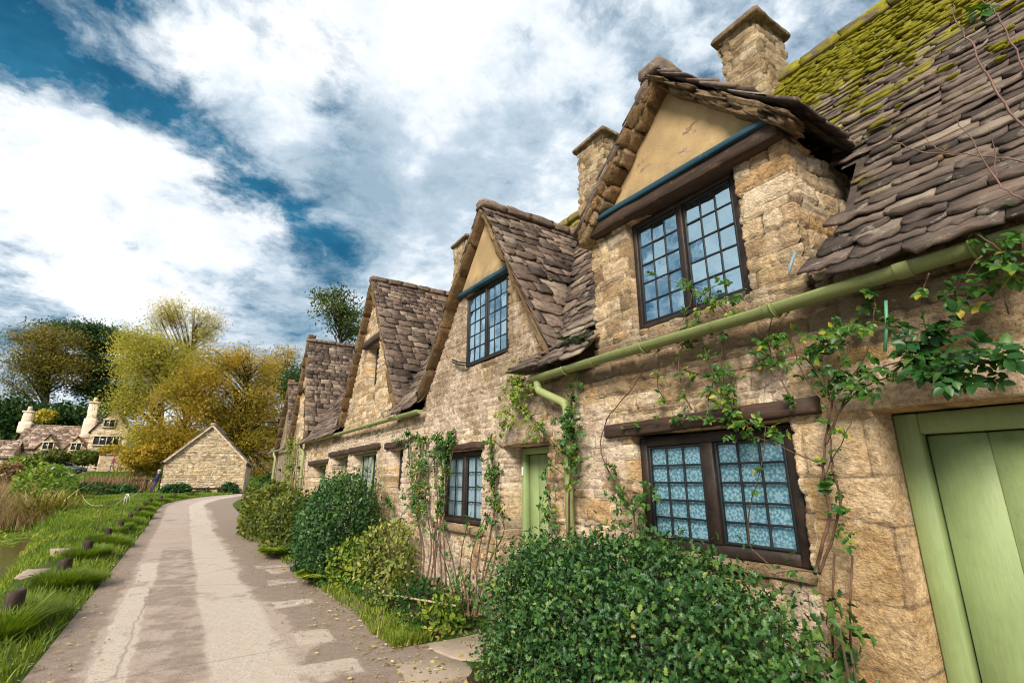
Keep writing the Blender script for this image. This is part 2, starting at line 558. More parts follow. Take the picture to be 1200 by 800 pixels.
RUBBLE = {k: Coursing(k + 3, *p) for k, p in {0: (.115, .23, .6), 1: (.085, .16, .6), 6: (.11, .25, .6), 2: (.14, .31), 3: (.11, .22), 4: (.17, .38), 5: (.115, .26)}.items()}
ASHLAR = Coursing(77, .34, .62, .25)


def stone_wall(mb, path, zb, top, holes=(), res=.03, crs=0, u0=0.0, zone=None, relief=.03, thick=.28, joint=.03, back=True):
    """a wall that follows the plan path (outside on the right hand), its stones modelled as relief; holes = (s0, s1, z0, z1)"""
    P = np.array(path, float); L = np.r_[0, np.cumsum(np.linalg.norm(np.diff(P, axis=0), axis=1))]
    T = np.diff(P, axis=0) / np.diff(L)[:, None]; Nr = np.c_[T[:, 1], -T[:, 0]]

    def lines(lo, hi, fixed):
        g = list(np.linspace(lo, hi, max(2, int(round((hi - lo) / res)) + 1)))
        fx = sorted(set([lo, hi] + [x for x in fixed if lo < x < hi]))
        g = [x for x in g if all(abs(x - y) > res * .45 for y in fx)]
        return np.array(sorted(g + fx))
    S = lines(0, L[-1], list(L) + [h[0] for h in holes] + [h[1] for h in holes])
    ztop = max(top(x) for x in S)
    Z = lines(zb, ztop, [h[2] for h in holes] + [h[3] for h in holes])
    seg = np.clip(np.searchsorted(L, S, 'right') - 1, 0, len(T) - 1)
    B = P[seg] + T[seg] * (S - L[seg])[:, None]
    NN = Nr[seg].copy()
    closed = np.allclose(P[0], P[-1])
    for i, l in enumerate(L):
        k = np.argmin(abs(S - l))
        if 0 < i < len(L) - 1:
            NN[k] = Nr[i - 1] + Nr[i]
        elif closed:
            NN[k] = Nr[0] + Nr[-1]
    tops = np.array([top(x) for x in S])
    SS, ZZ = np.meshgrid(S, Z, indexing='ij')
    ZC = np.minimum(ZZ, tops[:, None])
    u = (SS + u0).ravel(); v = ZC.ravel()
    sid, d = RUBBLE[crs].at(u, v)
    ash = np.zeros_like(u); crust = np.zeros_like(u); rel = np.ones_like(u)
    if zone is not None:
        ash, crust, rel = zone(u, v)
        sa, da = ASHLAR.at(u, v)
        k = ash > .5
        sid = np.where(k, sa, sid); d = np.where(k, da, d)
    jw = joint * (.6 + .9 * fbm(u * 6, v * 6, 31, 2)) * np.where(ash > .5, 1.7, 1)
    t = np.clip(d / jw, 0, 1); prof = t * t * (3 - 2 * t)
    h = rel * (relief * (prof - 1) + (sid - .5) * .022) + .03 * (fbm(u * .8, v * .8, 41) - .5) + (.016 * rel + .004) * (fbm(u * 6, v * 15, 43) - .5) + .020 * rel * (fbm(u * 13, v * 46, 45, 3) - .5) + .010 * rel * (fbm(u * 38, v * 44, 47, 2) - .5)
    X = np.repeat(B[:, None, :], len(Z), 1).reshape(-1, 2) + np.repeat(NN[:, None, :], len(Z), 1).reshape(-1, 2) * h[:, None]
    V = np.c_[X, v]
    A = np.c_[sid, prof, crust, ash]
    ns, nz = len(S), len(Z); I = np.arange(ns * nz).reshape(ns, nz)
    cs = (S[:-1] + S[1:]) / 2; cz = (Z[:-1] + Z[1:]) / 2
    ok = np.ones((ns - 1, nz - 1), bool)
    for (a, b, c, e) in holes:
        ok &= ~((cs[:, None] > a) & (cs[:, None] < b) & (cz[None] > c) & (cz[None] < e))
    ok &= Z[None, :-1] < np.minimum(tops[:-1], tops[1:])[:, None] - 1e-4
    F = np.stack([I[:-1, :-1], I[1:, :-1], I[1:, 1:], I[:-1, 1:]], -1)[ok]
    if back:
        E = np.concatenate([F[:, [0, 1]], F[:, [1, 2]], F[:, [2, 3]], F[:, [3, 0]]])
        key = np.sort(E, 1); _, inv, cnt = np.unique(key[:, 0] * (ns * nz) + key[:, 1], return_inverse=True, return_counts=True)
        bd = E[cnt[inv] == 1]
        iv = np.unique(bd); mp = np.full(ns * nz, -1); mp[iv] = np.arange(len(iv))
        nrm = np.repeat(NN[:, None, :], nz, 1).reshape(-1, 2)
        VB = V[iv].copy(); VB[:, :2] -= nrm[iv] * (thick + h[iv] * 0)[:, None] if np.ndim(thick) else nrm[iv] * thick
        AB = A[iv]
        # reveals in a few steps so that they are not one flat strip
        n1 = len(V)
        FB = np.c_[bd[:, 1], bd[:, 0], n1 + mp[bd[:, 0]], n1 + mp[bd[:, 1]]]
        V = np.r_[V, VB]; A = np.r_[A, AB]; F = np.r_[F, FB]
    used = np.unique(F); mp = np.full(len(V), -1); mp[used] = np.arange(len(used))
    mb.add(V[used], mp[F], A[used])


# ------------------------------------------------------------------ slates
def slates(mb, O, U, W, curve, ulen, e0, e1, keep=None, w0=.34, w1=.2, th=(.016, .034), mossf=None, jag=.011, seed=1, over=2.1, lift=.03, k=7):
    """courses of stone slates. O+U*u along the eave; the slope is the 2D curve [(across, up)...] in the (W, Z) plane, eave first"""
    g = np.random.default_rng(seed)
    O, U, W = map(lambda a: np.asarray(a, float), (O, U, W)); Zv = np.array([0, 0, 1.0])
    C = np.array(curve, float); sl = np.r_[0, np.cumsum(np.linalg.norm(np.diff(C, axis=0), axis=1))]

    def pt(s):
        return np.array([np.interp(s, sl, C[:, 0]), np.interp(s, sl, C[:, 1])])
    s = 0.0; tot = sl[-1]; row = 0
    while s < tot - .02:
        fr = s / tot; e = e0 + (e1 - e0) * fr; wm = w0 + (w1 - w0) * fr
        ln = min(e * over, tot - s + .03)
        a = pt(s); b = pt(min(s + ln, tot)); tv = (b - a) / (np.linalg.norm(b - a) + 1e-9)
        T = W * tv[0] + Zv * tv[1]; Nn = np.cross(U, T)
        if Nn[2] < 0:
            Nn = -Nn
        u = -g.uniform(0, wm)
        while u < ulen:
            w = wm * g.uniform(.55, 1.5); u1 = u + w; uu0 = max(u, 0); uu1 = min(u1, ulen)
            if uu1 - uu0 > .03:
                cu = (uu0 + uu1) / 2; base = O + U * cu + W * a[0] + Zv * a[1]
                cen = base + T * e * .5
                if keep is None or keep(cen):
                    t = g.uniform(*th); hl = lift * min(1, e / (.16 if lift < .035 else .1)) + g.uniform(-.006, .014)
                    us = np.linspace(uu0 + .003, uu1 - .003, k) - cu
                    low = g.normal(0, jag, k) + g.uniform(-.5, .6) * e * .22
                    low[0] += g.uniform(0, .03); low[-1] += g.uniform(0, .03)
                    rot = g.normal(0, .025)
                    vt = []
                    for side in (0, 1):
                        for q in range(k):
                            hh = hl + g.normal(0, .002) + (t if side else 0) * (1 + g.uniform(-.3, .2))
                            vt.append(base + U * us[q] + T * (low[q] + us[q] * rot + (.012 if side else 0)) + Nn * hh)
                        vt.append(base + U * us[-1] + T * ln + Nn * (t * .6 if side else 0)); vt.append(base + U * us[0] + T * ln + Nn * (t * .6 if side else 0))
                    m = k + 2
                    f = [tuple(range(m))[::-1], tuple(range(m, 2 * m))] + [(q, (q + 1) % m, m + (q + 1) % m, m + q) for q in range(m)]
                    ms = mossf(cen) if mossf else 0
                    mb.add(vt, f, (g.random(), 1, ms, 0))
            u = u1
        s += e * g.uniform(.85, 1.15); row += 1


EAVE_X, EAVE_Z, PITCH, RIDGE_X = 2.98, 2.78, 1.42, 5.40
XW = 3.17


def main_z(x):
    return EAVE_Z + PITCH * (x - EAVE_X)


class Gable:
    """cross gable: apex (y, z), slopes towards larger y (far) and smaller y (near), overhanging feet"""

    def __init__(s, y, z, far, near, zf):
        s.y, s.z, s.far, s.near, s.zf = y, z, far, near, zf
        s.pf = (z - zf) / far; s.pn = (z - zf) / near

    def h(s, y):
        d = y - s.y
        return s.z - (s.pf * d if d > 0 else -s.pn * d)

    def inside(s, y):
        return s.y - s.near < y < s.y + s.far


def roof_main(par, y0, y1, gables, seed, mat, mossf, e0=.2, e1=.11, ridge=True, w=(.36, .2), zr=None, **kw):
    mb = MB()
    zr = main_z(RIDGE_X)

    def keep(c):
        for g in gables:
            if g.inside(c[1]) and g.h(c[1]) > c[2] + .02:
                return False
        return True
    slates(mb, (EAVE_X - .04, y0, EAVE_Z - .09), (0, 1, 0), (1, 0, 0), [(0, 0), (.39, .49), (RIDGE_X - EAVE_X + .04, zr - EAVE_Z + .07)], y1 - y0, e0, e1, keep, w[0], w[1], mossf=mossf, seed=seed, **kw)
    # boarding below the slates, cut where the cross gables stand
    n = 40; ny = int((y1 - y0) / .1) + 1
    ys = np.linspace(y0, y1, ny); xs = np.linspace(EAVE_X + .06, RIDGE_X, n)
    for i in range(ny - 1):
        for j in range(n - 1):
            yc = (ys[i] + ys[i + 1]) / 2; xc = (xs[j] + xs[j + 1]) / 2
            if keep((xc, yc, main_z(xc) + .12)):
                mb.add([(xs[j], ys[i], main_z(xs[j]) - .03), (xs[j], ys[i + 1], main_z(xs[j]) - .03), (xs[j + 1], ys[i + 1], main_z(xs[j + 1]) - .03), (xs[j + 1], ys[i], main_z(xs[j + 1]) - .03)], [(0, 1, 2, 3)], (.1, 1, 0, 0))
    # back slope
    bx = RIDGE_X + 2.4
    mb.add([(RIDGE_X, y0, zr), (RIDGE_X, y1, zr), (bx, y1, EAVE_Z), (bx, y0, EAVE_Z)], [(0, 1, 2, 3)], (.4, 1, .3, 0))
    # ridge stones
    y = y0
    while y < y1:
        l = rng.uniform(.35, .5)
        if not any(g.inside(y) and g.h(y) > zr for g in gables):
            mb.rock((RIDGE_X, y + l / 2, zr + .03), (.26, l * 1.02, .13), 0, 0, a=(rng.uniform(.4, .9), 1, mossf((RIDGE_X, y, zr)) * .8, 0), sph=.2)
        y += l
    return mb.build('roof', mat, par)


VERGE = stone_mat('verge_stone', (.70, .64, .56))


def roof_gable(par, g, x0, seed, mat, mossf, e0=.2, e1=.13, flare=.0, xr=None, w=(.34, .22), verge=True, stones=False, eave=True):
    """the two slopes of a cross gable, running back (+x) into the main roof, with the stones of its verges"""
    mb = MB(); vb = MB()
    xb = (g.z - EAVE_Z) / PITCH + EAVE_X + .1 if xr is None else xr
    for sg, half, pit in ((1, g.far, g.pf), (-1, g.near, g.pn)):
        def keep(c):
            return c[2] > main_z(c[0]) - .16 or xr is not None
        rise = g.z - g.zf
        cur = [(-half - flare, -.0 if flare == 0 else -.02), (-half * .8, rise * .2 - flare * .0), (0, rise)]
        if flare == 0:
            cur = [(-half, 0), (0, rise)]
        slates(mb, (x0, g.y, g.zf), (1, 0, 0), (0, -sg, 0), cur, xb - x0, e0, e1, keep, w[0], w[1], mossf=mossf, seed=seed + sg)
        # boards
        n = 14
        for i in range(n):
            t0, t1 = i / n, (i + 1) / n
            ya, yb = g.y + sg * half * (1 - t0), g.y + sg * half * (1 - t1)
            za, zb_ = g.zf + rise * t0 - .025, g.zf + rise * t1 - .025
            xe = xb if xr is not None else min(xb, EAVE_X + (zb_ - EAVE_Z) / PITCH + .1)
            mb.add([(x0 + .05, ya, za), (xe, ya, za), (xe, yb, zb_), (x0 + .05, yb, zb_)], [(0, 1, 2, 3)], (.1, 1, 0, 0))
        # verge
        if verge:
            Ls = math.hypot(half, rise); s = 0.0
            an = math.atan2(rise, -sg * half)
            while s < Ls - .05:
                l = (rng.uniform(.13, .26) if sg > 0 else rng.uniform(.2, .42)) if stones else rng.uniform(.3, .6)
                t = (s + l / 2) / Ls
                y = g.y + sg * half * (1 - t); z = g.zf + rise * t
                d = Vector((0, -sg * half / Ls, rise / Ls)); nrm = Vector((0, sg * rise / Ls, half / Ls))
                M = Matrix((Vector((1, 0, 0)), d, nrm)).transposed()
                dep = .085 if stones else .04
                for lay in range(2 if stones else 1):
                    th = dep * rng.uniform(.6, 1.25) * (.6 if stones and sg < 0 else .8)
                    c = Vector((x0 + .12 + (.035 if lay else 0) + rng.normal(0, .012), y, z)) + nrm * (-.025 - th * .5 - (.045 if sg > 0 else .04) * lay)
                    vb.rock(c, (.24, l * (.98 if not stones else rng.uniform(.85, 1.02)), th), a=(rng.uniform(.1, 1), 1, rng.uniform(.2, .75) + (0 if stones else .25), 0), M=M @ Matrix.Rotation(rng.normal(0, .05), 3, 'X'), sph=.08, rough=.30 if stones else .2)
                s += l
    # ridge
    x = x0 - .02
    while x < xb - .1:
        l = rng.uniform(.3, .45)
        mb.rock((x + l / 2, g.y, g.z + .02 + rng.uniform(-.008, .008)), (l * 1.03, .24, .11), a=(rng.uniform(.4, .9), 1, mossf((x, g.y, g.z)) * .7 + .15, 0), sph=.2)
        x += l
    if verge:
        vb.build('verge', VERGE, par)
    return mb.build('roof', mat, par)


# ------------------------------------------------------------------ windows and doors (walls that face -x)
def window(par, x, y0, y1, z0, z1, lights=2, rows=5, cols=3, frame=FRAME, fw=.05, curtain=None, glass=GLASS, lean=0.0, mull=.07, casement=True, drop=0.0):
    """leaded casement window, y0 < y1; x = front of the frame"""
    f = MB(); d = .07
    f.bbox(x, x + d, y0, y0 + fw, z0, z1); f.bbox(x, x + d, y1 - fw, y1, z0, z1)
    f.bbox(x + .002, x + d, y0 + fw, y1 - fw, z0, z0 + fw); f.bbox(x + .002, x + d, y0 + fw, y1 - fw, z1 - fw, z1)
    iw = (y1 - y0 - 2 * fw - mull * (lights - 1)) / lights
    for k in range(1, lights):
        ym = y0 + fw + k * iw + (k - 1) * mull
        f.bbox(x - .006, x + d, ym, ym + mull, z0 + fw, z1 - fw)
    fo = f.build('window', frame, par)
    bars = MB()
    for k in range(lights):
        gl = MB()
        a = y0 + fw + k * (iw + mull) + .004; b = a + iw - .008; c = z0 + fw + .004; e = z1 - fw - .004
        cs = .02 if casement else .008
        bars.bbox(x + .012, x + .04, a, a + cs, c, e, .003); bars.bbox(x + .012, x + .04, b - cs, b, c, e, .003)
        bars.bbox(x + .014, x + .04, a + cs, b - cs, c, c + cs, .003); bars.bbox(x + .014, x + .04, a + cs, b - cs, e - cs, e, .003)
        ys = np.linspace(a + cs, b - cs, cols + 1); zs = np.linspace(c + cs, e - cs, rows + 1)
        lw = .0075
        for q in ys[1:-1]:
            bars.bbox(x + .018, x + .032, q - lw, q + lw, c + cs, e - cs, .002, wob=.0008, seg=6)
        for q in zs[1:-1]:
            bars.bbox(x + .017, x + .031, a + cs, b - cs, q - lw, q + lw, .002, wob=.0008, seg=6)
        for i in range(cols):
            for j in range(rows):
                ty, tz = rng.normal(0, .018, 2); hw, hh = (ys[i + 1] - ys[i]) / 2, (zs[j + 1] - zs[j]) / 2
                tx = lambda p, q: x + .025 + p * hw * ty + q * hh * tz
                gl.add([(tx(-1, -1), ys[i], zs[j]), (tx(1, -1), ys[i + 1], zs[j]), (tx(1, 1), ys[i + 1], zs[j + 1]), (tx(-1, 1), ys[i], zs[j + 1])], [(0, 3, 2, 1)], (rng.random(), 1, 0, 0))
        gl.build('pane', glass, fo)
    bars.build('glazing_bars', LEAD, fo)
    if curtain is not None:
        c = MB()
        for (q0, q1, r0, r1, dx) in curtain[1]:
            n = 40
            yy = np.linspace(y0 + fw + (y1 - y0 - 2 * fw) * q0, y0 + fw + (y1 - y0 - 2 * fw) * q1, n)
            xx = x + dx + .012 * np.sin(yy * 60) * (1 if curtain[2] else 0)
            zz = z0 + (z1 - z0) * np.array([r0, r1])
            V = np.array([(xx[i], yy[i], zz[j]) for i in range(n) for j in (0, 1)])
            c.add(V, [(2 * i, 2 * i + 1, 2 * i + 3, 2 * i + 2) for i in range(n - 1)])
        c.build('curtain', curtain[0], fo, smooth=True)
    b = MB()
    b.box(x + .45, x + .47, y0 - .2, y1 + .2, z0 - .2, z1 + .2); b.build('room_shade_sheet', ROOM_SHADE, fo)  # added backing sheet, the gloom of the room painted as its colour
    return fo


def beam(par, name, x0, x1, y0, y1, z0, z1, mat=OAKH, drop=0.0, wob=.004, b=.012):
    """lintel or sill; drop = how far its near (small y) end hangs lower"""
    mb = MB(); mb.bbox(x0, x1, y0, y1, z0, z1, b, seg=10, wob=wob, a=(.5, 1, .1, .7))
    if drop:
        for v in mb.v:
            v[:, 2] += (v[:, 1] - y1) / (y1 - y0) * drop
    return mb.build(name, mat, par)


def plank_door(par, x, y0, y1, z0, z1, fw=.07, handle=None, planks=5, mat=DOOR):
    f = MB(); d = .09
    f.bbox(x, x + d, y0, y0 + fw, z0, z1, .008); f.bbox(x, x + d, y1 - fw, y1, z0, z1, .008)
    f.bbox(x + .002, x + d, y0 + fw, y1 - fw, z1 - fw, z1, .008)
    fo = f.build('door', mat, par)
    p = MB(); w = (y1 - y0 - 2 * fw - .008) / planks
    for k in range(planks):
        a = y0 + fw + .004 + k * w
        p.bbox(x + .072, x + .10, a + .0005, a + w - .0005, z0 + .02, z1 - fw - .006, .004)
    p.build('door_leaf', mat, fo)
    if handle:
        h = MB(); hy, hz = handle
        x += .027
        h.tube([(x + .045, hy, hz + .09), (x + .01, hy, hz + .085), (x + .0, hy, hz), (x + .01, hy, hz - .085), (x + .045, hy, hz - .09)], [.006, .008, .009, .008, .006], 8)
        h.bbox(x + .036, x + .046, hy - .018, hy + .018, hz + .07, hz + .13, .004); h.bbox(x + .036, x + .046, hy - .018, hy + .018, hz - .13, hz - .07, .004)
        h.build('handle', IRON, fo)
    return fo


def chimney(par, x0, x1, y0, y1, z0, z1, crs=3, pot=True, mat=STONE_C):
    mb = MB()
    stone_wall(mb, [(x0, y1), (x0, y0), (x1, y0), (x1, y1), (x0, y1)], z0, lambda s: z1, res=.03 if y0 < 8 else .05, crs=crs, relief=.03, back=False, joint=.022,
               zone=lambda u, v: (np.zeros_like(u), .25 + .3 * fbm(u * 2, v * 2, 8), np.ones_like(u) * 1.2))
    o = mb.build('chimney', mat, par, smooth=True)
    c = MB()
    c.bbox(x0 - .07, x1 + .07, y0 - .07, y1 + .07, z1, z1 + .07, .015, seg=8, wob=.004, a=(.4, 1, .5, .3))
    c.bbox(x0 - .02, x1 + .02, y0 - .02, y1 + .02, z1 + .07, z1 + .11, .015, seg=6, wob=.004, a=(.4, 1, .7, .3))
    c.build('chimney_cap', CAPST, o)
    if pot:
        p = MB(); cx, cy = (x0 + x1) / 2, (y0 + y1) / 2
        p.tube([(cx, cy, z1 + .08), (cx, cy, z1 + .2), (cx, cy, z1 + .21), (cx, cy, z1 + .27)], [.1, .1, .13, .12], 14, a=(.4, 1, .6, .3))
        p.build('chimney_pot', CAPST, o)
    return o


def gutter(par, x, pts, r=.06, brackets=(), mat=GREEN, joints=()):
    """half-round gutter along points (y, z)"""
    mb = MB(); n = 14; V = []; k = len(pts)
    for y, z in pts:
        for rr in (r, r - .006):
            for i in range(n + 1):
                a = math.pi + math.pi * i / n
                V.append((x + rr * math.cos(a), y, z + rr * math.sin(a) + .02))
    m = n + 1; F = []
    for s in range(k - 1):
        for i in range(n):
            o = s * 2 * m
            F.append((o + i, o + i + 1, o + 2 * m + i + 1, o + 2 * m + i)); F.append((o + m + i, o + 3 * m + i, o + 3 * m + i + 1, o + m + i + 1))
        for e in (0, n):
            o = s * 2 * m; F.append((o + e, o + 2 * m + e, o + 3 * m + e, o + m + e))
    mb.add(V, F)
    for e in (0, k - 1):
        o = e * 2 * m
        mb.add([V[o + i] for i in range(m)], [tuple(range(m))])
    ys = [p[0] for p in pts]; zs = [p[1] for p in pts]
    for y in joints:
        z = np.interp(y, ys, zs)
        pr = [(x + (r + .007) * math.cos(math.pi + math.pi * i / n), z + (r + .007) * math.sin(math.pi + math.pi * i / n) + .02) for i in range(n + 1)]
        W = [(p[0], y - .035, p[1]) for p in pr] + [(p[0], y + .035, p[1]) for p in pr]
        W2 = [(x + (p[0] - x) * .9, yy, z + .02 + (p[1] - z - .02) * .9) for yy in (y - .035, y + .035) for p in pr]
        mb.add(W, [(i, i + 1, m + i + 1, m + i) for i in range(n)])
        mb.add(W[:m] + W2[:m], [(i, i + 1, m + i + 1, m + i) for i in range(n)]); mb.add(W[m:] + W2[m:], [(i, i + 1, m + i + 1, m + i) for i in range(n)])
    g = mb.build('gutter', mat, par, smooth=True)
    if brackets:
        for y in brackets:
            b = MB()
            z = np.interp(y, ys, zs)
            P = [(x + (r + .012) * math.cos(a), y, z + .02 + (r + .012) * math.sin(a)) for a in np.linspace(math.pi, 2 * math.pi, 9)]
            P.append((XW + .03, y, z + .0))
            b.tube(P, .008, 6)
            b.build('gutter_bracket', mat, g)
    return g


def downpipe(par, pts, r=.035, mat=PIPE, collars=()):
    mb = MB(); P = [Vector(p) for p in pts]
    Q = [P[0]]
    for i in range(1, len(P) - 1):   # soften the bends
        a, b, c = P[i - 1], P[i], P[i + 1]
        k = min(.08, (b - a).length * .45, (c - b).length * .45)
        s, e = b + (a - b).normalized() * k, b + (c - b).normalized() * k
        for t in np.linspace(0, 1, 6):
            Q.append(s * (1 - t) ** 2 + b * 2 * t * (1 - t) + e * t * t)
    Q.append(P[-1])
    mb.tube(Q, r, 12)
    x, y = P[-1].x, P[-1].y
    for z in collars:
        mb.tube([(x, y, z - .04), (x, y, z + .04)], r + .009, 12); mb.box(x, XW + .02, y - .012, y + .012, z - .015, z + .015)
    return mb.build('downpipe', mat, par, smooth=True)


def gable_render(par, g, x, zl, inset=.16):
    """smooth ochre render in the top of a gable, above height zl(y)"""
    mb = MB(); n = 44; V = []; A = []; F = []
    y0, y1 = g.y - g.near, g.y + g.far
    ys = np.linspace(y0, y1, n * 2)
    m = 16
    cols = []
    for y in ys:
        zt = g.h(y) - inset; zb = zl(y)
        if zt > zb + .01:
            cols.append((y, zb, zt))
    for y, zb, zt in cols:
        for j in range(m + 1):
            z = zb + (zt - zb) * j / m
            V.append((x - .012 + .03 * (float(fbm(-y * .8, z * .8, 41)) - .5) * -1 - .006 * float(fbm(y * 6, z * 6, 3)), y, z)); A.append((.5, 1, max(0, .75 - (z - zb) * 2.2), 0))
    for i in range(len(cols) - 1):
        for j in range(m):
            a = i * (m + 1) + j; F.append((a, a + 1, a + m + 2, a + m + 1))
    nb = len(V)
    V2 = [(x + .02, v[1], v[2]) for v in V]
    edge = [i * (m + 1) for i in range(len(cols))] + [(len(cols) - 1) * (m + 1) + j for j in range(1, m + 1)] + [i * (m + 1) + m for i in range(len(cols) - 2, -1, -1)] + [j for j in range(m - 1, 0, -1)]
    mb.add(V + V2, F + [(edge[i], edge[(i + 1) % len(edge)], nb + edge[(i + 1) % len(edge)], nb + edge[i]) for i in range(len(edge))], np.array(A + A))
    return mb.build('gable_render', PLASTER, par, smooth=True)


# ------------------------------------------------------------------ terrain
def shore(y):
    return np.interp(y, [-60, 0, 5, 13, 17, 25, 35, 50, 80, 120], [-1.9, -1.9, -2.1, -2.75, -3.25, -4.2, -5.1, -6.8, -11, -20])


def ground(x, y):
    x = np.asarray(x, float); y = np.asarray(y, float)
    b = .65 * sstep(18, 46, y)
    n = .10 * (fbm(x * .35, y * .35, 61) - .5)
    d = shore(y) + .35 * (fbm(x * .0 + 3, y * .5, 62) - .5) - x
    wet = sstep(31, 28, y + 1.2 * (fbm(x * .6, y * .1, 63) - .5))
    low = -.95 * wet + (-.22 - b * .45) * (1 - wet)
    g = b + sstep(-.9, .75, d) * low + n * sstep(-.2, 1.0, np.maximum(d, np.maximum(x - 9, y - 48)))
    hill = 1.9 * sstep(52, 71, y) + 7 * sstep(92, 140, y) + 25 * sstep(150, 420, y)
    hill = hill + 4.0 * sstep(-30, -90, x) + 5 * sstep(9, 45, x) * sstep(10, -10, -np.abs(y))
    g = g + hill + .5 * (fbm(x * .08, y * .08, 64) - .5) * sstep(52, 70, y)
    g = g + .06 * sstep(-1.05, -1.35, x) * sstep(.6, -.2, d) * sstep(2, 5, y) * sstep(48, 36, y) * (.4 + 1.2 * fbm(x, y * .8, 65))
    return g


def gz(x, y):
    return float(ground(np.array([x]), np.array([y]))[0])


def road_shift(y):
    y = np.asarray(y, float)
    return 5.6 * (np.clip(y - 31, 0, None) / 15) ** 2 * (y < 52) + (y >= 52) * (5.6 * (21 / 15) ** 2 + (y - 52) * 1.3)


def soil_mat():
    m = Mat('ground')
    n = m.noise(1.2, 6, .65); n2 = m.noise(22, 5, .7)
    c = m.mix(m.ramp(n, [(.35, 0), (.65, 1)]), (.035, .06, .009), (.10, .135, .02))
    c = m.mix(m.ramp(m.noise(2.6, 5, .6), [(.56, 0), (.68, .8)]), c, (.15, .105, .05))
    c = m.mix(m.ramp(n2, [(.3, .5), (.6, 0)]), c, (.03, .04, .01))
    return m.pbr(c, .95, m.bump(n2, .8, .05), .1)


def road_mat():
    m = Mat('worn_lane')
    c = m.mix(m.noise(.7, 5, .6), (.36, .27, .215), (.47, .37, .305))
    # G holds how dirty the place is (verges), B the pale wheel tracks
    n = m.noise(2.3, 8, .68); n3 = m.noise(9, 6, .7); n2 = m.noise(70, 3, .7)
    c = m.mix(m.math('MULTIPLY', m.ramp(m.math('ADD', m.B, m.math('MULTIPLY', m.math('SUBTRACT', n3, .5), .8)), [(.25, 0), (.7, 1)]), .85), c, m.mix(n, (.47, .38, .305), (.62, .525, .435)))
    dt = m.math('ADD', m.G, m.math('MULTIPLY', m.math('SUBTRACT', n, .5), 1.9))
    c = m.mix(m.ramp(dt, [(.36, 0), (.58, .8), (.95, .95)]), c, m.mix(n3, (.15, .108, .08), (.35, .26, .20)))
    st = m.ramp(m.noise(1.15, 7, .72, m.scale((1, .55, 1))), [(.57, 0), (.68, .7)])
    c = m.mix(st, c, (.21, .145, .10))
    c = m.mix(m.ramp(m.noise(60, 3, .7), [(.55, 0), (.68, .7)]), c, (.12, .09, .07))
    c = m.mix(m.ramp(m.noise(90, 2, .7), [(.58, 0), (.68, .6)]), c, (.66, .58, .5))
    cr = nn(m.nt, 'ShaderNodeTexVoronoi', {'Vector': nn(m.nt, 'ShaderNodeMixRGB', {'Fac': .12, 'Color1': m.pos, 'Color2': nn(m.nt, 'ShaderNodeTexNoise', {'Vector': m.pos, 'Scale': 2.0, 'Detail': 5}).outputs[1]}).outputs[0], 'Scale': .33}, feature='DISTANCE_TO_EDGE').outputs[0]
    crk = m.ramp(m.math('MULTIPLY', cr, m.math('ADD', .4, m.noise(1.5, 3))), [(.0008, .5), (.004, 0)])
    c = m.mix(crk, c, (.13, .09, .06))
    h = m.math('ADD', m.math('MULTIPLY', n2, .6), m.math('MULTIPLY', n3, 1.4))
    return m.pbr(c, .85, m.bump(h, .65, .02), .2)


def slab_mat(name, c0, c1):
    m = Mat(name)
    n = m.noise(5, 8, .7)
    c = m.mix(m.noise(1.6, 5), c0, c1)
    c = m.mix(m.ramp(n, [(.46, 0), (.7, .8)]), c, (.25, .18, .13))
    c = m.mix(m.ramp(m.noise(.8, 6, .7), [(.52, 0), (.70, .6)]), c, (.32, .245, .19))
    c = m.mix(m.ramp(m.noise(80, 3, .7), [(.6, 0), (.7, .5)]), c, (.16, .12, .09))
    return m.pbr(c, .85, m.bump(m.math('ADD', m.noise(60, 3), n), .5, .012), .2)


def water_mat():
    m = Mat('stream_water')
    n = m.noise(3, 4, .6, m.scale((1, .35, 1)))
    return m.pbr(m.mix(m.noise(.8, 4), (.05, .045, .015), (.10, .085, .03)), .08, m.bump(n, .35, .05), .8)


GROUND, ROAD, WATER = soil_mat(), road_mat(), water_mat()
CONC = slab_mat('pale_concrete', (.50, .40, .325), (.64, .54, .45))
FLAG = slab_mat('flagstone', (.30, .23, .17), (.44, .35, .27))


def build_ground():
    xs = np.unique(np.r_[np.linspace(-420, -60, 16), np.linspace(-60, -14, 24), np.linspace(-14, -4, 41), np.linspace(-4, 3.4, 60), np.linspace(3.4, 14, 22), np.linspace(14, 60, 20), np.linspace(60, 420, 16)])
    ys = np.unique(np.r_[np.linspace(-300, -10, 18), np.linspace(-10, 50, 200), np.linspace(50, 130, 60), np.linspace(130, 700, 24)])
    X, Y = np.meshgrid(xs, ys, indexing='ij'); Z = ground(X, Y)
    rs = road_shift(Y); dd = np.minimum(X - (-1.0 + rs), (2.5 + rs) - X)
    Z = Z - .06 * sstep(.05, .3, dd) * (Y > -20) * (Y < 75)
    I = np.arange(X.size).reshape(X.shape)
    F = np.stack([I[:-1, :-1], I[1:, :-1], I[1:, 1:], I[:-1, 1:]], -1).reshape(-1, 4)
    mb = MB(); mb.add(np.c_[X.ravel(), Y.ravel(), Z.ravel()], F)
    tag(mb.build('ground', GROUND, None, True), kind='structure')


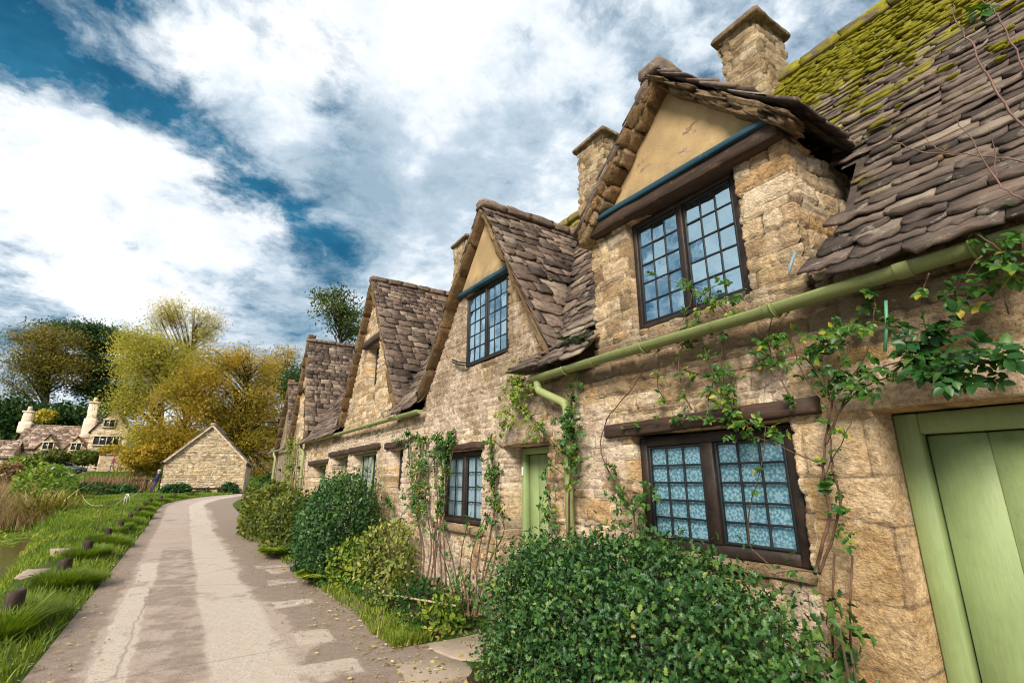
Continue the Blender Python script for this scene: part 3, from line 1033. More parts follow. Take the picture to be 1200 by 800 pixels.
def sheet(name, mat, left, right, y0, y1, dy, nx, lift, colf=None, kind='structure'):
    ys = np.arange(y0, y1 + dy * .5, dy); ts = np.linspace(0, 1, nx)
    L = np.array([left(y) for y in ys]); Rr = np.array([right(y) for y in ys])
    X = L[:, None] + (Rr - L)[:, None] * ts[None]; Y = np.repeat(ys[:, None], nx, 1)
    Z = .65 * sstep(18, 46, Y) + 1.9 * sstep(52, 71, Y) + lift
    I = np.arange(X.size).reshape(X.shape)
    F = np.stack([I[:-1, :-1], I[:-1, 1:], I[1:, 1:], I[1:, :-1]], -1).reshape(-1, 4)
    mb = MB(); A = colf(X, Y, ts) if colf else np.array((.5, 0, 0, 1.))
    mb.add(np.c_[X.ravel(), Y.ravel(), Z.ravel()], F, A.reshape(-1, 4) if colf else A)
    o = mb.build(name, mat, None, True)
    return tag(o, kind=kind)


build_ground()


def lane_cols(X, Y, ts):
    x = X - road_shift(Y)
    w1 = .10 * (fbm(Y * .9, x * .5, 21) - .5) + .07 * (fbm(Y * 5, x * 3, 22) - .5)
    xx = x + w1
    dirt = .74 * sstep(-.46, -.66, xx) + .78 * sstep(1.05, 1.45, xx + .5 * (fbm(X * .9, Y * .6, 25) - .5)) + .22
    dirt = dirt + (.26 * sstep(-.24, -.14, xx) * sstep(.44, .36, xx)) * (Y < 16)
    tr = .95 * sstep(-.50, -.44, xx) * sstep(-.16, -.22, xx) * (Y < 13.2)
    tr = tr + .85 * sstep(.38, .44, xx) * sstep(1.2, 1.0, xx) * (.55 + .6 * fbm(Y * .5, x, 3))
    for (px, py, w, l) in ((1.5, 7.9, .25, .2), (1.42, 6.15, .2, .28), (1.6, 9.6, .22, .25), (1.35, 5.1, .28, .25), (1.7, 11.4, .3, .2)):
        q = np.maximum(np.abs(X - px + w1) / w, np.abs(Y - py + w1) / l); pm = sstep(1.1, .9, q)
        dirt = dirt - .6 * pm; tr = tr + .6 * pm
    a = np.zeros((*X.shape, 4)); a[..., 1] = np.clip(dirt, 0, 1) * (.75 + .5 * fbm(X * .9, Y * .5, 9)); a[..., 2] = np.clip(tr, 0, 1); a[..., 3] = 1
    return a


sheet('road', ROAD, lambda y: -1.12 + .5 * (float(fbm(y * .6, 1.5, 71)) - .5) + float(road_shift(y)), lambda y: 2.42 + .3 * (float(fbm(y * .7, 7.5, 72)) - .5) + float(road_shift(y)), -12, 70, .07, 150, -.012, lane_cols)
mb = MB()
mb.add([(-60, -40, -.40), (-1.2, -40, -.40), (-1.2, 40, -.40), (-60, 40, -.40)], [(0, 1, 2, 3)])
tag(mb.build('water', WATER), kind='structure')

# earth bed between the lane and the cottages
soil = Mat('bed_soil')
SOIL = soil.pbr(soil.mix(soil.noise(9, 6, .7), (.018, .012, .008), (.085, .055, .032)), .95, soil.bump(soil.noise(30, 5, .7), 1, .04), .1)


def bed(name, y0, y1, x0):
    ys = np.arange(y0, y1 + .01, .08); xs = np.linspace(0, 1, 12)
    L = np.array([x0 + .25 * (float(fbm(y * 1.4, 3.3, 81)) - .5) for y in ys])
    X = L[:, None] + (XW + .02 - L[:, None]) * xs[None]; Y = np.repeat(ys[:, None], 12, 1)
    e = np.minimum(np.minimum((Y - y0), (y1 - Y)) / .25, 1)
    Z = .65 * sstep(18, 46, Y) - .03 + .15 * np.clip(e, 0, 1) * sstep(0, .35, xs)[None] + .05 * (fbm(X * 6, Y * 6, 83) - .5)
    I = np.arange(X.size).reshape(X.shape)
    mb = MB(); mb.add(np.c_[X.ravel(), Y.ravel(), Z.ravel()], np.stack([I[:-1, :-1], I[:-1, 1:], I[1:, 1:], I[1:, :-1]], -1).reshape(-1, 4))
    tag(mb.build(name, SOIL, None, True), kind='structure')


bed('flower_bed', 5.35, 10.4, 2.32)
bed('flower_bed', 11.6, 23.5, 2.2)
bed('flower_bed', 1.0, 4.45, 2.2)


def flagstones():
    for i, (x, y, w, l, a) in enumerate([(2.75, 4.9, .8, .75, .05), (2.1, 4.55, .6, .55, -.1), (2.55, 10.95, .75, .8, .0), (1.85, 10.75, .6, .5, .15)]):
        mb = MB(); n = 14; V = []
        for z, s in ((-.05, 1.0), (.003, 1.0), (.010, .96)):
            for k in range(n):
                an = 2 * math.pi * k / n + .1; q = 1 / max(abs(math.cos(an)), abs(math.sin(an))) ** 1.0
                rr = q * (1 + .10 * math.sin(k * 1.3 + i * 3) + .05 * math.sin(k * 5.1 + i))
                px, py = w / 2 * rr * s * math.cos(an), l / 2 * rr * s * math.sin(an)
                V.append((x + px * math.cos(a) - py * math.sin(a), y + px * math.sin(a) + py * math.cos(a), z - .004))
        F = [(j * n + k, j * n + (k + 1) % n, (j + 1) * n + (k + 1) % n, (j + 1) * n + k) for j in (0, 1) for k in range(n)] + [tuple(2 * n + k for k in range(n))]
        mb.add(V, F); o = mb.build('road_flagstone', FLAG)
        tag(o, kind='structure')


flagstones()

# ------------------------------------------------------------------ the row of cottages
NOMOSS = lambda c: .12


def zone_a(u, v):
    y = -u
    e = .12 * (fbm(u * 3, v * 3, 91) - .5) * 2
    ash = ((y < 1.66 + e * .6) & (v < 2.32 + e)).astype(float)
    crust = .16 + .72 * sstep(2.1, 2.5, v + e * 2) * sstep(3.0, 2.7, v) * (ash < .5) + .35 * sstep(.5, .1, v)
    crust = np.where(v > 2.8, .30 + .22 * sstep(3.3, 2.8, v), crust)
    rel = np.where(ash > .5, .55, 1.0)
    sm = sstep(.42, .56, fbm(u * 1.1, v * 1.1, 92)) * .8 * (v < 2.3)
    rel = rel * (1 - .55 * sm * (ash < .5))
    return np.maximum(ash, np.minimum(sm, .49)), crust, rel


def zone_b(u, v):
    e = (fbm(u * 2, v * 2, 93) - .5)
    crust = .22 + .33 * sstep(2.1, 2.6, v) + .5 * e * (v > 2) + .3 * sstep(.4, .1, v)
    sm = sstep(.42, .56, fbm(u * 1.0, v * 1.0, 94)) * .49
    return sm, crust, (1.0 + .25 * (v > 2.2)) * (1 - .9 * sm)


def zone_c(u, v):
    crust = .14 + .2 * sstep(2.3, 2.7, v) * sstep(3.1, 2.8, v)
    sm = np.where(v < 2.5, sstep(.4, .55, fbm(u * .8, v * .9, 95)) * .49, 0)
    return sm, crust, np.where(v < 2.5, .6, .9)


def wall_shell(mb, y0, y1):
    """rear wall of a cottage and its two party walls"""
    xb = RIDGE_X + 2.3
    for (a, b, c, d) in ((xb - .1, xb + .15, y0, y1), (XW + .3, xb - .1, y0, y0 + .2), (XW + .3, xb - .1, y1 - .2, y1)):
        mb.box(a, b, c + .003, d - .003, -.3, EAVE_Z - .1, (.4, 1, .2, .4))
    for y in (y0 + .003, y1 - .203):
        zr = main_z(RIDGE_X) - .12
        V = [(XW + .3, yy, EAVE_Z + .1) for yy in (y, y + .2)] + [(RIDGE_X, yy, zr) for yy in (y, y + .2)] + [(xb - .1, yy, EAVE_Z + .1) for yy in (y, y + .2)]
        mb.add(V, [(0, 2, 3, 1), (2, 4, 5, 3), (0, 4, 2), (1, 3, 5), (0, 1, 5, 4)], (.4, 1, .2, .4))


# ---- first cottage: the near one
A = thing('stone_cottage', 'nearest cottage, with mossy roof and a gabled dormer over the lace-curtained window', 'cottage', (XW, 1, 0), 'row of stone cottages')
A_Y0, A_Y1 = -3.6, 4.16
gA = Gable(2.36, 5.13, 1.16, 1.08, 3.95)
mb = MB()
hA = [(A_Y1 - 3.06, A_Y1 - 1.70, 1.07, 1.97), (A_Y1 - 1.24, A_Y1 - .18, -.2, 1.975)]
stone_wall(mb, [(XW, A_Y1), (XW, -.2)], -.2, lambda s: 2.86 if s > A_Y1 - 1.42 else 2.72, hA, .017, 0, -A_Y1, zone_a, .030, joint=.014)
stone_wall(mb, [(XW, -.2), (XW, A_Y0)], -.2, lambda s: 2.86, (), .06, 0, .2, zone_a, .03)
sd = 1.75
hD = [(sd + 3.46 - 2.96, sd + 3.46 - 1.84, 2.87, 3.93)]


def topA(s):
    y = 3.46 + sd - s
    if s < sd or s > sd + 2.02:
        return 3.93
    return gA.h(y) - .1


stone_wall(mb, [(XW + sd, 3.46), (XW, 3.46), (XW, 1.44), (XW + 1.5, 1.44)], 2.72, topA, hD, .018, 0, -3.46 - sd, zone_a, .030, joint=.014)
wall_shell(mb, A_Y0, A_Y1)
mb.build('wall', STONE, A, True)


def mossA(c):
    v = (c[2] - EAVE_Z) / (main_z(RIDGE_X) - EAVE_Z)
    m = .04 + .66 * sstep(.34, .80, v + .16 * (fbm(c[1] * .9, c[2] * 1.2, 7) - .5))
    m += .30 * math.exp(-((c[1] - 1.2) / .35) ** 2) * (v < .55) * (v > .12)
    return float(m)


roof_main(A, A_Y0, A_Y1, [gA], 5, SLATE, mossA,   .092, .066, w=(.31, .19), th=(.012, .03), over=2.7, jag=.011, lift=.046, k=7)
r = roof_gable(A, gA, 2.98, 9, SLATE, lambda c: .22, .2, .16, stones=True)
# cushions of moss on the upper courses
mo = Mat('moss_cushion')
MOSS = mo.pbr(mo.mix(mo.noise(24, 5, .7), (.08, .085, .010), (.38, .33, .03)), .95, mo.bump(mo.noise(90, 4, .7), 1, .02), .05)
mb = MB(); k = 0
T3 = Vector((1, 0, PITCH)).normalized(); N3 = Vector((-PITCH, 0, 1)).normalized()
while k < 1500:
    y = rng.uniform(-2.5, 4.0); v = 1 - abs(rng.normal(0, .24))
    if v < .12:
        continue
    x = EAVE_X + (RIDGE_X - EAVE_X) * v
    z = main_z(x)
    if float(fbm(y * 1.6, v * 5, 15)) < .50 - .1 * (v > .6) or (gA.inside(y) and gA.h(y) > z):
        k += .1; continue
    sz = rng.uniform(.02, .065)
    M = Matrix((T3, Vector((0, 1, 0)), N3)).transposed()
    mb.rock(Vector((x, y, z)) + N3 * .05, (sz * .6, sz * 1.6, .028), M=M, sph=.95, rough=.35); k += 1
tag(mb.build('moss', MOSS, A, True), kind='stuff')

window(A, XW + .07, 1.72, 3.04, 1.09, 1.95, 2, 5, 3, curtain=(LACE, [(0, 1, .03, .98, .05)], False), glass=GLASS_L, mull=.10, fw=.075)
beam(A, 'lintel', XW - .06, XW + .2, 1.50, 3.34, 1.965, 2.075, drop=-.02)
beam(A, 'window_sill', XW - .03, XW + .22, 1.68, 3.08, 1.02, 1.088, CAPST)
window(A, XW + .06, 1.86, 2.94, 2.885, 3.925, 2, 5, 3, curtain=(CURT, [(.0, .10, .1, .98, .12), (.88, 1, .05, .98, .12), (.05, .95, .03, .42, .2)], True), mull=.05)
beam(A, 'lintel', XW - .10, XW + .16, 1.44, 3.50, 3.955, 4.07, drop=.07)
beam(A, 'flashing', XW - .125, XW + .1, 1.42, 3.53, 4.072, 4.12, BLUE, drop=.07, b=.004, wob=.002)
gable_render(A, gA, XW - .0, lambda y: 4.10 - (3.5 - y) / 2.06 * .10, .11)
plank_door(A, XW + .24, .22, 1.235, -.02, 1.965, .115, (.36, 1.0), 3)
beam(A, 'door_lintel', XW - .012, XW + .25, .06, 1.42, 1.978, 2.24, STONE, wob=.003)
mb = MB(); mb.bbox(XW - .3, XW + .3, .1, 1.35, -.15, .03, .02, seg=6, wob=.004); mb.build('doorstep', FLAG, A)
chimney(A, 5.0, 5.62, 2.36, 2.86, 5.3, 7.02)
chimney(A, 4.95, 5.5, 4.98, 5.62, 5.3, 7.1, pot=True)
gutter(A, 3.02, [(-3.4, 2.66), (-1, 2.66), (.5, 2.672), (1.75, 2.655), (3, 2.66), (4.30, 2.655)], .062, (-2.2, -.9, .62, 1.6, 2.7, 3.72), joints=(.9, 1.62, 3.35))
downpipe(A, [(3.02, 4.22, 2.62), (3.03, 4.22, 2.52), (3.07, 3.80, 2.33), (3.07, 3.80, -.05)], .042, collars=(1.9, .7))
mb = MB(); mb.tube([at_x(932, 296, 3.10), at_x(926, 312, 3.08), at_x(924, 322, 3.06)], [.012, .012, .006], 6); mb.build('lead_flashing', flat_mat('grey_lead', (.2, .26, .3), .5), A)

# ---- second cottage
B_ = thing('stone_cottage', 'second cottage along, tall gable with blue-curtained upper window and narrow green door', 'cottage', (XW, 6, 0), 'row of stone cottages')
B_Y0, B_Y1 = 4.16, 8.12
gB = Gable(5.58, 5.42, 2.08, 1.56, 2.92)
mb = MB()


def topB(s):
    y = B_Y1 - s
    return max(2.72, gB.h(y) - .09)


stone_wall(mb, [(XW, B_Y1), (XW, B_Y0)], -.2, topB, [(B_Y1 - 6.95, B_Y1 - 5.69, 1.03, 2.0), (B_Y1 - 5.15, B_Y1 - 4.29, -.2, 1.99), (B_Y1 - 6.24, B_Y1 - 5.06, 3.15, 4.26)], .023, 1, -B_Y1, zone_b, .030, joint=.016)
wall_shell(mb, B_Y0, B_Y1)
mb.build('wall', STONE, B_, True)
roof_main(B_, B_Y0, B_Y1, [gB], 15, SLATE_R, lambda c: .1 + .55 * sstep(4.9, 5.9, c[2]), .2, .12)
roof_gable(B_, gB, 3.02, 19, SLATE_R, lambda c: .10 + .3 * sstep(3.3, 2.9, c[2]), .205, .125, w=(.36, .25))
window(B_, XW + .015, 5.08, 6.22, 3.17, 4.24, 2, 5, 3, curtain=(CURT_B, [(0, .18, .03, .98, .08), (.8, 1, .03, .98, .08), (.1, .9, .03, .5, .14)], True), mull=.045, fw=.035, frame=FRAME)
beam(B_, 'flashing', XW - .07, XW + .1, 4.90, 6.42, 4.275, 4.33, BLUE, drop=.05, b=.004, wob=.002)
gable_render(B_, gB, XW - .0, lambda y: 4.33 - (6.42 - y) / 1.5 * .05, .13)
mb = MB(); P = [at_x(530, 424, 3.10), at_x(537, 427, 3.09), at_x(546, 428, 3.1)]; mb.tube(P, .012, 6); mb.tube([p + Vector((0, 0, .035)) for p in P], .012, 6); mb.build('wall_hook', IRON, B_)
window(B_, XW + .08, 5.71, 6.93, 1.05, 1.985, 2, 4, 2, curtain=(CURT, [(0, .44, .03, .98, .06), (.54, 1, .03, .98, .06)], True), glass=GLASS_L, mull=.08, fw=.06)
beam(B_, 'lintel', XW - .06, XW + .2, 5.62, 7.06, 2.003, 2.085, wob=.008)
beam(B_, 'window_sill', XW - .06, XW + .2, 5.62, 7.0, .95, 1.028, CAPST)
plank_door(B_, XW + .25, 4.30, 5.14, -.02, 1.98, .075, (4.42, 1.08), 4)
beam(B_, 'door_lintel', XW - .03, XW + .22, 4.24, 5.22, 1.992, 2.045, CAPST, wob=.006)
mb = MB(); mb.bbox(XW + .235, XW + .25, 5.085, 5.115, 1.66, 1.76, .003); mb.build('door_plate', flat_mat('white_plate', (.75, .75, .72), .4), B_)
mb = MB()
for i in range(6):   # loose eave slates above the end of the gutter
    mb.rock((2.98 + .03 * i, 4.30 + .05 * rng.normal(), 2.76 + .03 * i), (.26, .55 - .05 * i, .022), rng.normal(0, .05), rng.normal(0, .03), a=(.2 + .1 * i, 1, .2, 0), sph=.05, rough=.05)
mb.build('eave_slate', SLATE, B_)
chimney(B_, 4.95, 5.5, 9.8, 10.5, 5.3, 7.32, pot=True)

# ---- third cottage
C_ = thing('stone_cottage', 'third cottage along, with one small dark window high in a clean coursed gable', 'cottage', (XW, 12, 0), 'row of stone cottages')
C_Y0, C_Y1 = 8.12, 17.55
gC = Gable(10.88, 6.16, 1.95, 2.12, 2.92)
mb = MB()


def topC(s):
    return max(2.76, gC.h(C_Y1 - s) - .09)


stone_wall(mb, [(XW, C_Y1), (XW, C_Y0)], -.2, topC, [(C_Y1 - 9.22, C_Y1 - 8.55, 1.42, 2.17), (C_Y1 - 11.7, C_Y1 - 10.02, 1.0, 2.2), (C_Y1 - 13.6, C_Y1 - 12.15, -.2, 2.2), (C_Y1 - 16.1, C_Y1 - 14.3, -.2, 2.04), (C_Y1 - 11.2, C_Y1 - 10.38, 3.6, 4.58)], .036, 5, -C_Y1, zone_c, .028)
wall_shell(mb, C_Y0, C_Y1)
mb.build('wall', STONE, C_, True)
roof_main(C_, C_Y0, C_Y1, [gC], 25, SLATE_R, NOMOSS, .2, .13)
roof_gable(C_, gC, 3.02, 29, SLATE_R, lambda c: .14, .2, .13, w=(.34, .24), flare=.12)
window(C_, XW + .2, 8.57, 9.2, 1.45, 2.16, 1, 4, 2)
beam(C_, 'lintel', XW - .05, XW + .2, 8.42, 9.42, 2.175, 2.29)
window(C_, XW + .2, 10.04, 11.68, 1.02, 2.19, 2, 3, 2, frame=DOOR, curtain=(CURT, [(0, .3, .03, .98, .1)], True))
beam(C_, 'lintel', XW - .06, XW + .2, 9.8, 11.95, 2.205, 2.33)
plank_door(C_, XW + .28, 12.17, 13.58, 0, 2.19, .09, (12.4, 1.1))
beam(C_, 'lintel', XW - .05, XW + .2, 12.0, 13.95, 2.205, 2.32)
plank_door(C_, XW + .28, 14.32, 16.08, 0, 2.03, .09, (14.6, 1.1))
beam(C_, 'lintel', XW - .05, XW + .2, 14.1, 16.5, 2.045, 2.17)
window(C_, XW + .2, 10.40, 11.18, 3.62, 4.57, 1, 5, 2)
beam(C_, 'lintel', XW - .08, XW + .22, 10.2, 11.45, 4.585, 4.73)
gutter(C_, 3.03, [(7.5, 2.68), (9, 2.69), (12, 2.70), (15, 2.73), (17.6, 2.77)], .06, (8.4, 10.2, 12.5, 15), PIPE, joints=(10.5, 14))
downpipe(C_, [(3.03, 17.45, 2.75), (3.03, 17.45, 2.62), (3.09, 17.2, 2.45), (3.09, 17.2, -.05)], .045, collars=(1.7,))

# ---- fourth and fifth
D_ = thing('stone_cottage', 'fourth cottage along, steep slated gable standing left of the green downpipe', 'cottage', (XW, 19, 0), 'row of stone cottages')
D_Y0, D_Y1 = 17.55, 21.0
gD = Gable(18.55, 6.50, 1.75, 1.5, 2.95)
mb = MB()
stone_wall(mb, [(XW, D_Y1), (XW, D_Y0)], -.2, lambda s: max(2.76, gD.h(D_Y1 - s) - .09), [(D_Y1 - 19.1, D_Y1 - 18.2, 3.7, 4.7), (D_Y1 - 20.2, D_Y1 - 19.2, -.2, 2.05), (D_Y1 - 18.7, D_Y1 - 18.0, 1.2, 2.05)], .05, 5, -D_Y1, zone_c, .028)
wall_shell(mb, D_Y0, D_Y1)
mb.build('wall', STONE, D_, True)
roof_main(D_, D_Y0, D_Y1, [gD], 35, SLATE_R, NOMOSS, .2, .13)
roof_gable(D_, gD, 3.02, 39, SLATE_R, lambda c: .14, .2, .13, flare=.1)
window(D_, XW + .1, 18.22, 19.08, 3.72, 4.69, 2, 4, 2, frame=CAPST)
beam(D_, 'lintel', XW - .06, XW + .2, 18.0, 19.3, 4.705, 4.8)
plank_door(D_, XW + .2, 19.22, 20.18, 0, 2.04)
beam(D_, 'lintel', XW - .05, XW + .2, 19.05, 20.4, 2.055, 2.17)
window(D_, XW + .12, 18.02, 18.68, 1.22, 2.04, 1, 3, 2)

E_ = thing('stone_cottage', 'last and lowest cottage at the far end of the terrace, beside the autumn trees', 'cottage', (XW, 23, 0), 'row of stone cottages')
E_Y0, E_Y1 = 21.0, 24.6
gE = Gable(21.75, 5.42, 1.7, 1.5, 2.9)
mb = MB()
stone_wall(mb, [(XW + 2, E_Y1), (XW, E_Y1), (XW, E_Y0)], -.2, lambda s: max(2.76, gE.h(E_Y1 - (s - 2)) - .09) if s > 2 else 2.76, [(2 + E_Y1 - 22.2, 2 + E_Y1 - 21.4, 3.4, 4.25), (2 + E_Y1 - 22.9, 2 + E_Y1 - 22.0, -.2, 2.05)], .05, 5, -E_Y1 - 2, zone_c, .028)
wall_shell(mb, E_Y0, E_Y1)
mb.build('wall', STONE, E_, True)
roof_main(E_, E_Y0, E_Y1, [gE], 45, SLATE_R, NOMOSS, .2, .13)
roof_gable(E_, gE, 3.02, 49, SLATE_R, lambda c: .14, .2, .13)
window(E_, XW + .1, 21.42, 22.18, 3.42, 4.24, 2, 3, 2, frame=CAPST)
plank_door(E_, XW + .2, 22.02, 22.88, 0, 2.04)
gutter(E_, 3.03, [(20.9, 2.78), (24.6, 2.80)], .06, (), PIPE)
downpipe(E_, [(3.03, 23.4, 2.78), (3.03, 23.4, 2.65), (3.08, 23.2, 2.5), (3.08, 23.2, 0)], .05, collars=(1.7,))
mb = MB(); mb.tube([(XW, 24.2, 4.1), (2.55, 24.3, 4.12)], .04, 8); mb.build('wall_bracket', OAK, E_)


# ------------------------------------------------------------------ plants
HOLLYM = leaf_mat('holly_leaf', [(0, (.012, .04, .012)), (.35, (.026, .085, .022)), (.65, (.06, .145, .03)), (.88, (.13, .22, .04)), (1, (.24, .28, .06))], .42, .22, .4)
YEWM = leaf_mat('yew_leaf', [(0, (.012, .04, .010)), (.5, (.03, .09, .02)), (.85, (.07, .15, .03)), (1, (.13, .2, .04))], .5, .25)
OLIVE = leaf_mat('olive_leaf', [(0, (.035, .06, .008)), (.5, (.10, .135, .018)), (.85, (.22, .215, .03)), (1, (.32, .20, .04))], .55, .35)
VARI = leaf_mat('variegated_leaf', [(0, (.06, .11, .015)), (.4, (.16, .20, .03)), (.7, (.36, .36, .09)), (1, (.52, .48, .18))], .5, .35)
ROSEM = leaf_mat('rose_leaf', [(0, (.022, .075, .012)), (.5, (.05, .14, .018)), (.8, (.12, .21, .025)), (.95, (.26, .29, .03)), (1, (.42, .33, .04))], .42, .35)
DEEP = leaf_mat('deep_green_leaf', [(0, (.012, .05, .012)), (.6, (.028, .095, .018)), (.9, (.06, .15, .025)), (1, (.14, .22, .03))], .38, .3)
LIME = leaf_mat('lime_leaf', [(0, (0.092, 0.161, 0.014)), (0.6, (0.218, 0.299, 0.029)), (1, (0.437, 0.414, 0.046))], .5, .4)
GRASSM = leaf_mat('grass_blade', [(0, (.07, .12, .012)), (.5, (.165, .235, .022)), (.85, (.29, .34, .03)), (1, (.46, .40, .10))], .55, .4)
MEADOW = leaf_mat('meadow_blade', [(0, (0.068, 0.149, 0.014)), (0.55, (0.176, 0.284, 0.024)), (0.85, (0.338, 0.365, 0.054)), (1, (0.486, 0.392, 0.121))], .6, .35)
REEDM = leaf_mat('dry_reed', [(0, (.09, .085, .02)), (.2, (.17, .10, .05)), (.5, (.36, .22, .13)), (.8, (.50, .34, .21)), (1, (.30, .30, .06))], .7, .35)
FLAGM = leaf_mat('iris_blade', [(0, (.13, .10, .02)), (.6, (.32, .26, .06)), (1, (.46, .38, .13))], .5, .3)
GOLD = leaf_mat('golden_leaf', [(0, (0.255, 0.218, 0.022)), (0.5, (0.51, 0.4, 0.055)), (1, (0.75, 0.601, 0.109))], .6, .4)
WILL = leaf_mat('willow_leaf', [(0, (0.23, 0.218, 0.034)), (0.5, (0.506, 0.437, 0.086)), (1, (0.713, 0.621, 0.184))], .6, .45)
AUTUMN = leaf_mat('autumn_leaf', [(0, (.12, .125, .02)), (.3, (.30, .25, .03)), (.6, (.50, .33, .035)), (.85, (.64, .38, .04)), (1, (.70, .50, .08))], .6, .45)
CEDAR = leaf_mat('cedar_needle', [(0, (0.01, 0.04, 0.014)), (0.6, (0.033, 0.091, 0.026)), (1, (0.091, 0.155, 0.036))], .6, .15)
CEDARY = leaf_mat('bronze_needle', [(0, (0.061, 0.092, 0.016)), (0.5, (0.203, 0.173, 0.024)), (1, (0.446, 0.284, 0.041))], .6, .25)
WOODG = leaf_mat('woodland_leaf', [(0, (.012, .04, .008)), (.6, (.035, .085, .014)), (1, (.10, .14, .025))], .6, .3)
BARK = wood_mat('bark', (.035, .025, .016), (.10, .072, .045), .9, (5, 5, 1.5))
CANE = wood_mat('rose_cane', (.045, .022, .014), (.16, .085, .05), .6, (9, 9, 9))
CANEG = wood_mat('green_cane', (.07, .08, .02), (.16, .13, .05), .6, (9, 9, 9))
CANER = wood_mat('red_cane', (.09, .045, .035), (.24, .13, .10), .55, (9, 9, 9))


def bush(name, label, cat, c, r, n, tpl, size, mat, group=None, pw=2.6, stems=9, lump=.3, up=.35, depth=.4, seed=None):
    t = thing(name, label, cat, (c[0], c[1], gz(c[0], c[1])), group)
    d = rdir(int(n * 1.5)); d = d[d[:, 2] * r[2] + c[2] > gz(c[0], c[1]) + .0][:n]; n = len(d)
    sc = (np.abs(d) ** pw).sum(1) ** (-1 / pw)
    sd = rng.integers(0, 500)
    nz = fbm(d[:, 0] * 2.6 + d[:, 2] * 1.3 + sd, d[:, 1] * 2.6 + d[:, 2] * 1.7 + sd, 5, 4)
    nz2 = fbm(d[:, 0] * 9 + sd, d[:, 1] * 9 + d[:, 2] * 8, 6, 2)
    rad = sc * (1 - lump * .5 + lump * nz + .34 * (nz2 - .5)) * (1 - depth * rng.random(n) ** 2.2) * (1 + np.minimum(.05 * np.abs(rng.normal(0, 1, n)) ** 2, .16))
    P = d * rad[:, None] * np.array(r) + np.array(c)
    g = ground(P[:, 0], P[:, 1]); P[:, 2] = np.maximum(P[:, 2], g + .02 + .05 * rng.random(n))
    k = P[:, 0] < XW - .04 if c[0] > 1 and c[1] < 26 else np.ones(n, bool)
    P, d, nz, nz2 = P[k], d[k], nz[k], nz2[k]; n = len(P)
    o = unit(d / np.array(r))
    D = unit(o * .7 + rdir(n) * .9 + np.array([0, 0, up])); Nn = unit(o + rdir(n) * .55 + np.array([0, 0, .35]))
    rn = np.clip(.15 + .55 * nz + .35 * (nz2 - .3) + rng.normal(0, .2, n), 0, 1)
    mb = MB(); leaves(mb, P - D * np.reshape(size * .5, (-1, 1)), D, Nn, size * rng.uniform(.45, 1.45, n), tpl, rn)
    mb.build('foliage', mat, t)
    if stems:
        mb = MB(); b = gz(c[0], c[1])
        for k in range(stems):
            e = Vector((c[0] + r[0] * rng.uniform(-.6, .6), c[1] + r[1] * rng.uniform(-.75, .75), c[2] + r[2] * rng.uniform(.2, .7)))
            s = Vector((c[0] + rng.normal(0, .12) * r[0], c[1] + rng.normal(0, .3) * r[1], b - .05))
            m_ = s.lerp(e, .5) + Vector(rng.normal(0, .05, 3))
            q = .012 + .012 * r[2]
            mb.tube([s, m_, e], [q, q * .7, q * .3], 6)
        if c[1] < 20:
            for k in range(int(70 * r[1])):   # twigs that poke out of the mass
                e = unit(np.array([[-abs(rng.normal(0, 1)) - .2, rng.normal(0, 1), abs(rng.normal(0, .8))]]))[0]
                q = e * np.array(r) * .75 + np.array(c); e2 = e * np.array(r) * rng.uniform(.95, 1.12) + np.array(c) + rng.normal(0, .05, 3)
                if e2[2] > gz(e2[0], e2[1]) and e2[0] < XW - .04:
                    mb.tube([q, (q + e2) / 2 + rng.normal(0, .015, 3), e2], [.004, .003, .0012], 4)
        mb.build('stem', BARK, t)
    return t


bush('holly_bush', 'big spiny dark green holly bush under the lace-curtained window', 'bush', (2.66, 2.88, .31), (.44, 1.27, .83), 30000, HOLLY, .037, HOLLYM, lump=.46, pw=3.2, depth=.42)
bush('yew_bush', 'dense dark green rounded bush beside the lane, by the third cottage', 'bush', (2.45, 9.75, .62), (.62, 1.25, .98), 15000, OVAL, .06, YEWM, lump=.5, pw=2.3)
bush('spotted_shrub', 'low yellow and green variegated shrub against the second cottage, left of the trained rose', 'bush', (2.72, 7.75, .40), (.40, .62, .55), 2600, OVAL, .062, VARI, depth=.6, lump=.5)
bush('spotted_shrub', 'small yellow-green shrub in front of the dark rounded bush', 'bush', (2.42, 8.45, .25), (.34, .5, .42), 1500, OVAL, .06, LIME, depth=.6, lump=.5)
bush('olive_shrub', 'yellowish olive shrub beside the lane, just past the dark rounded bush', 'bush', (2.35, 13.6, .45), (.62, 1.3, .80), 6000, OVAL, .085, OLIVE, lump=.45)
bush('olive_shrub', 'brownish shrub at the far end of the terrace where the lane narrows', 'bush', (2.35, 17.4, .5), (.7, 2.0, .95), 7000, OVAL, .10, OLIVE, lump=.45)
bush('hedge_bush', 'dark green bush at the foot of the last cottage', 'bush', (2.75, 21.8, .6), (.5, 1.7, .9), 3500, OVAL, .12, WOODG, lump=.4)


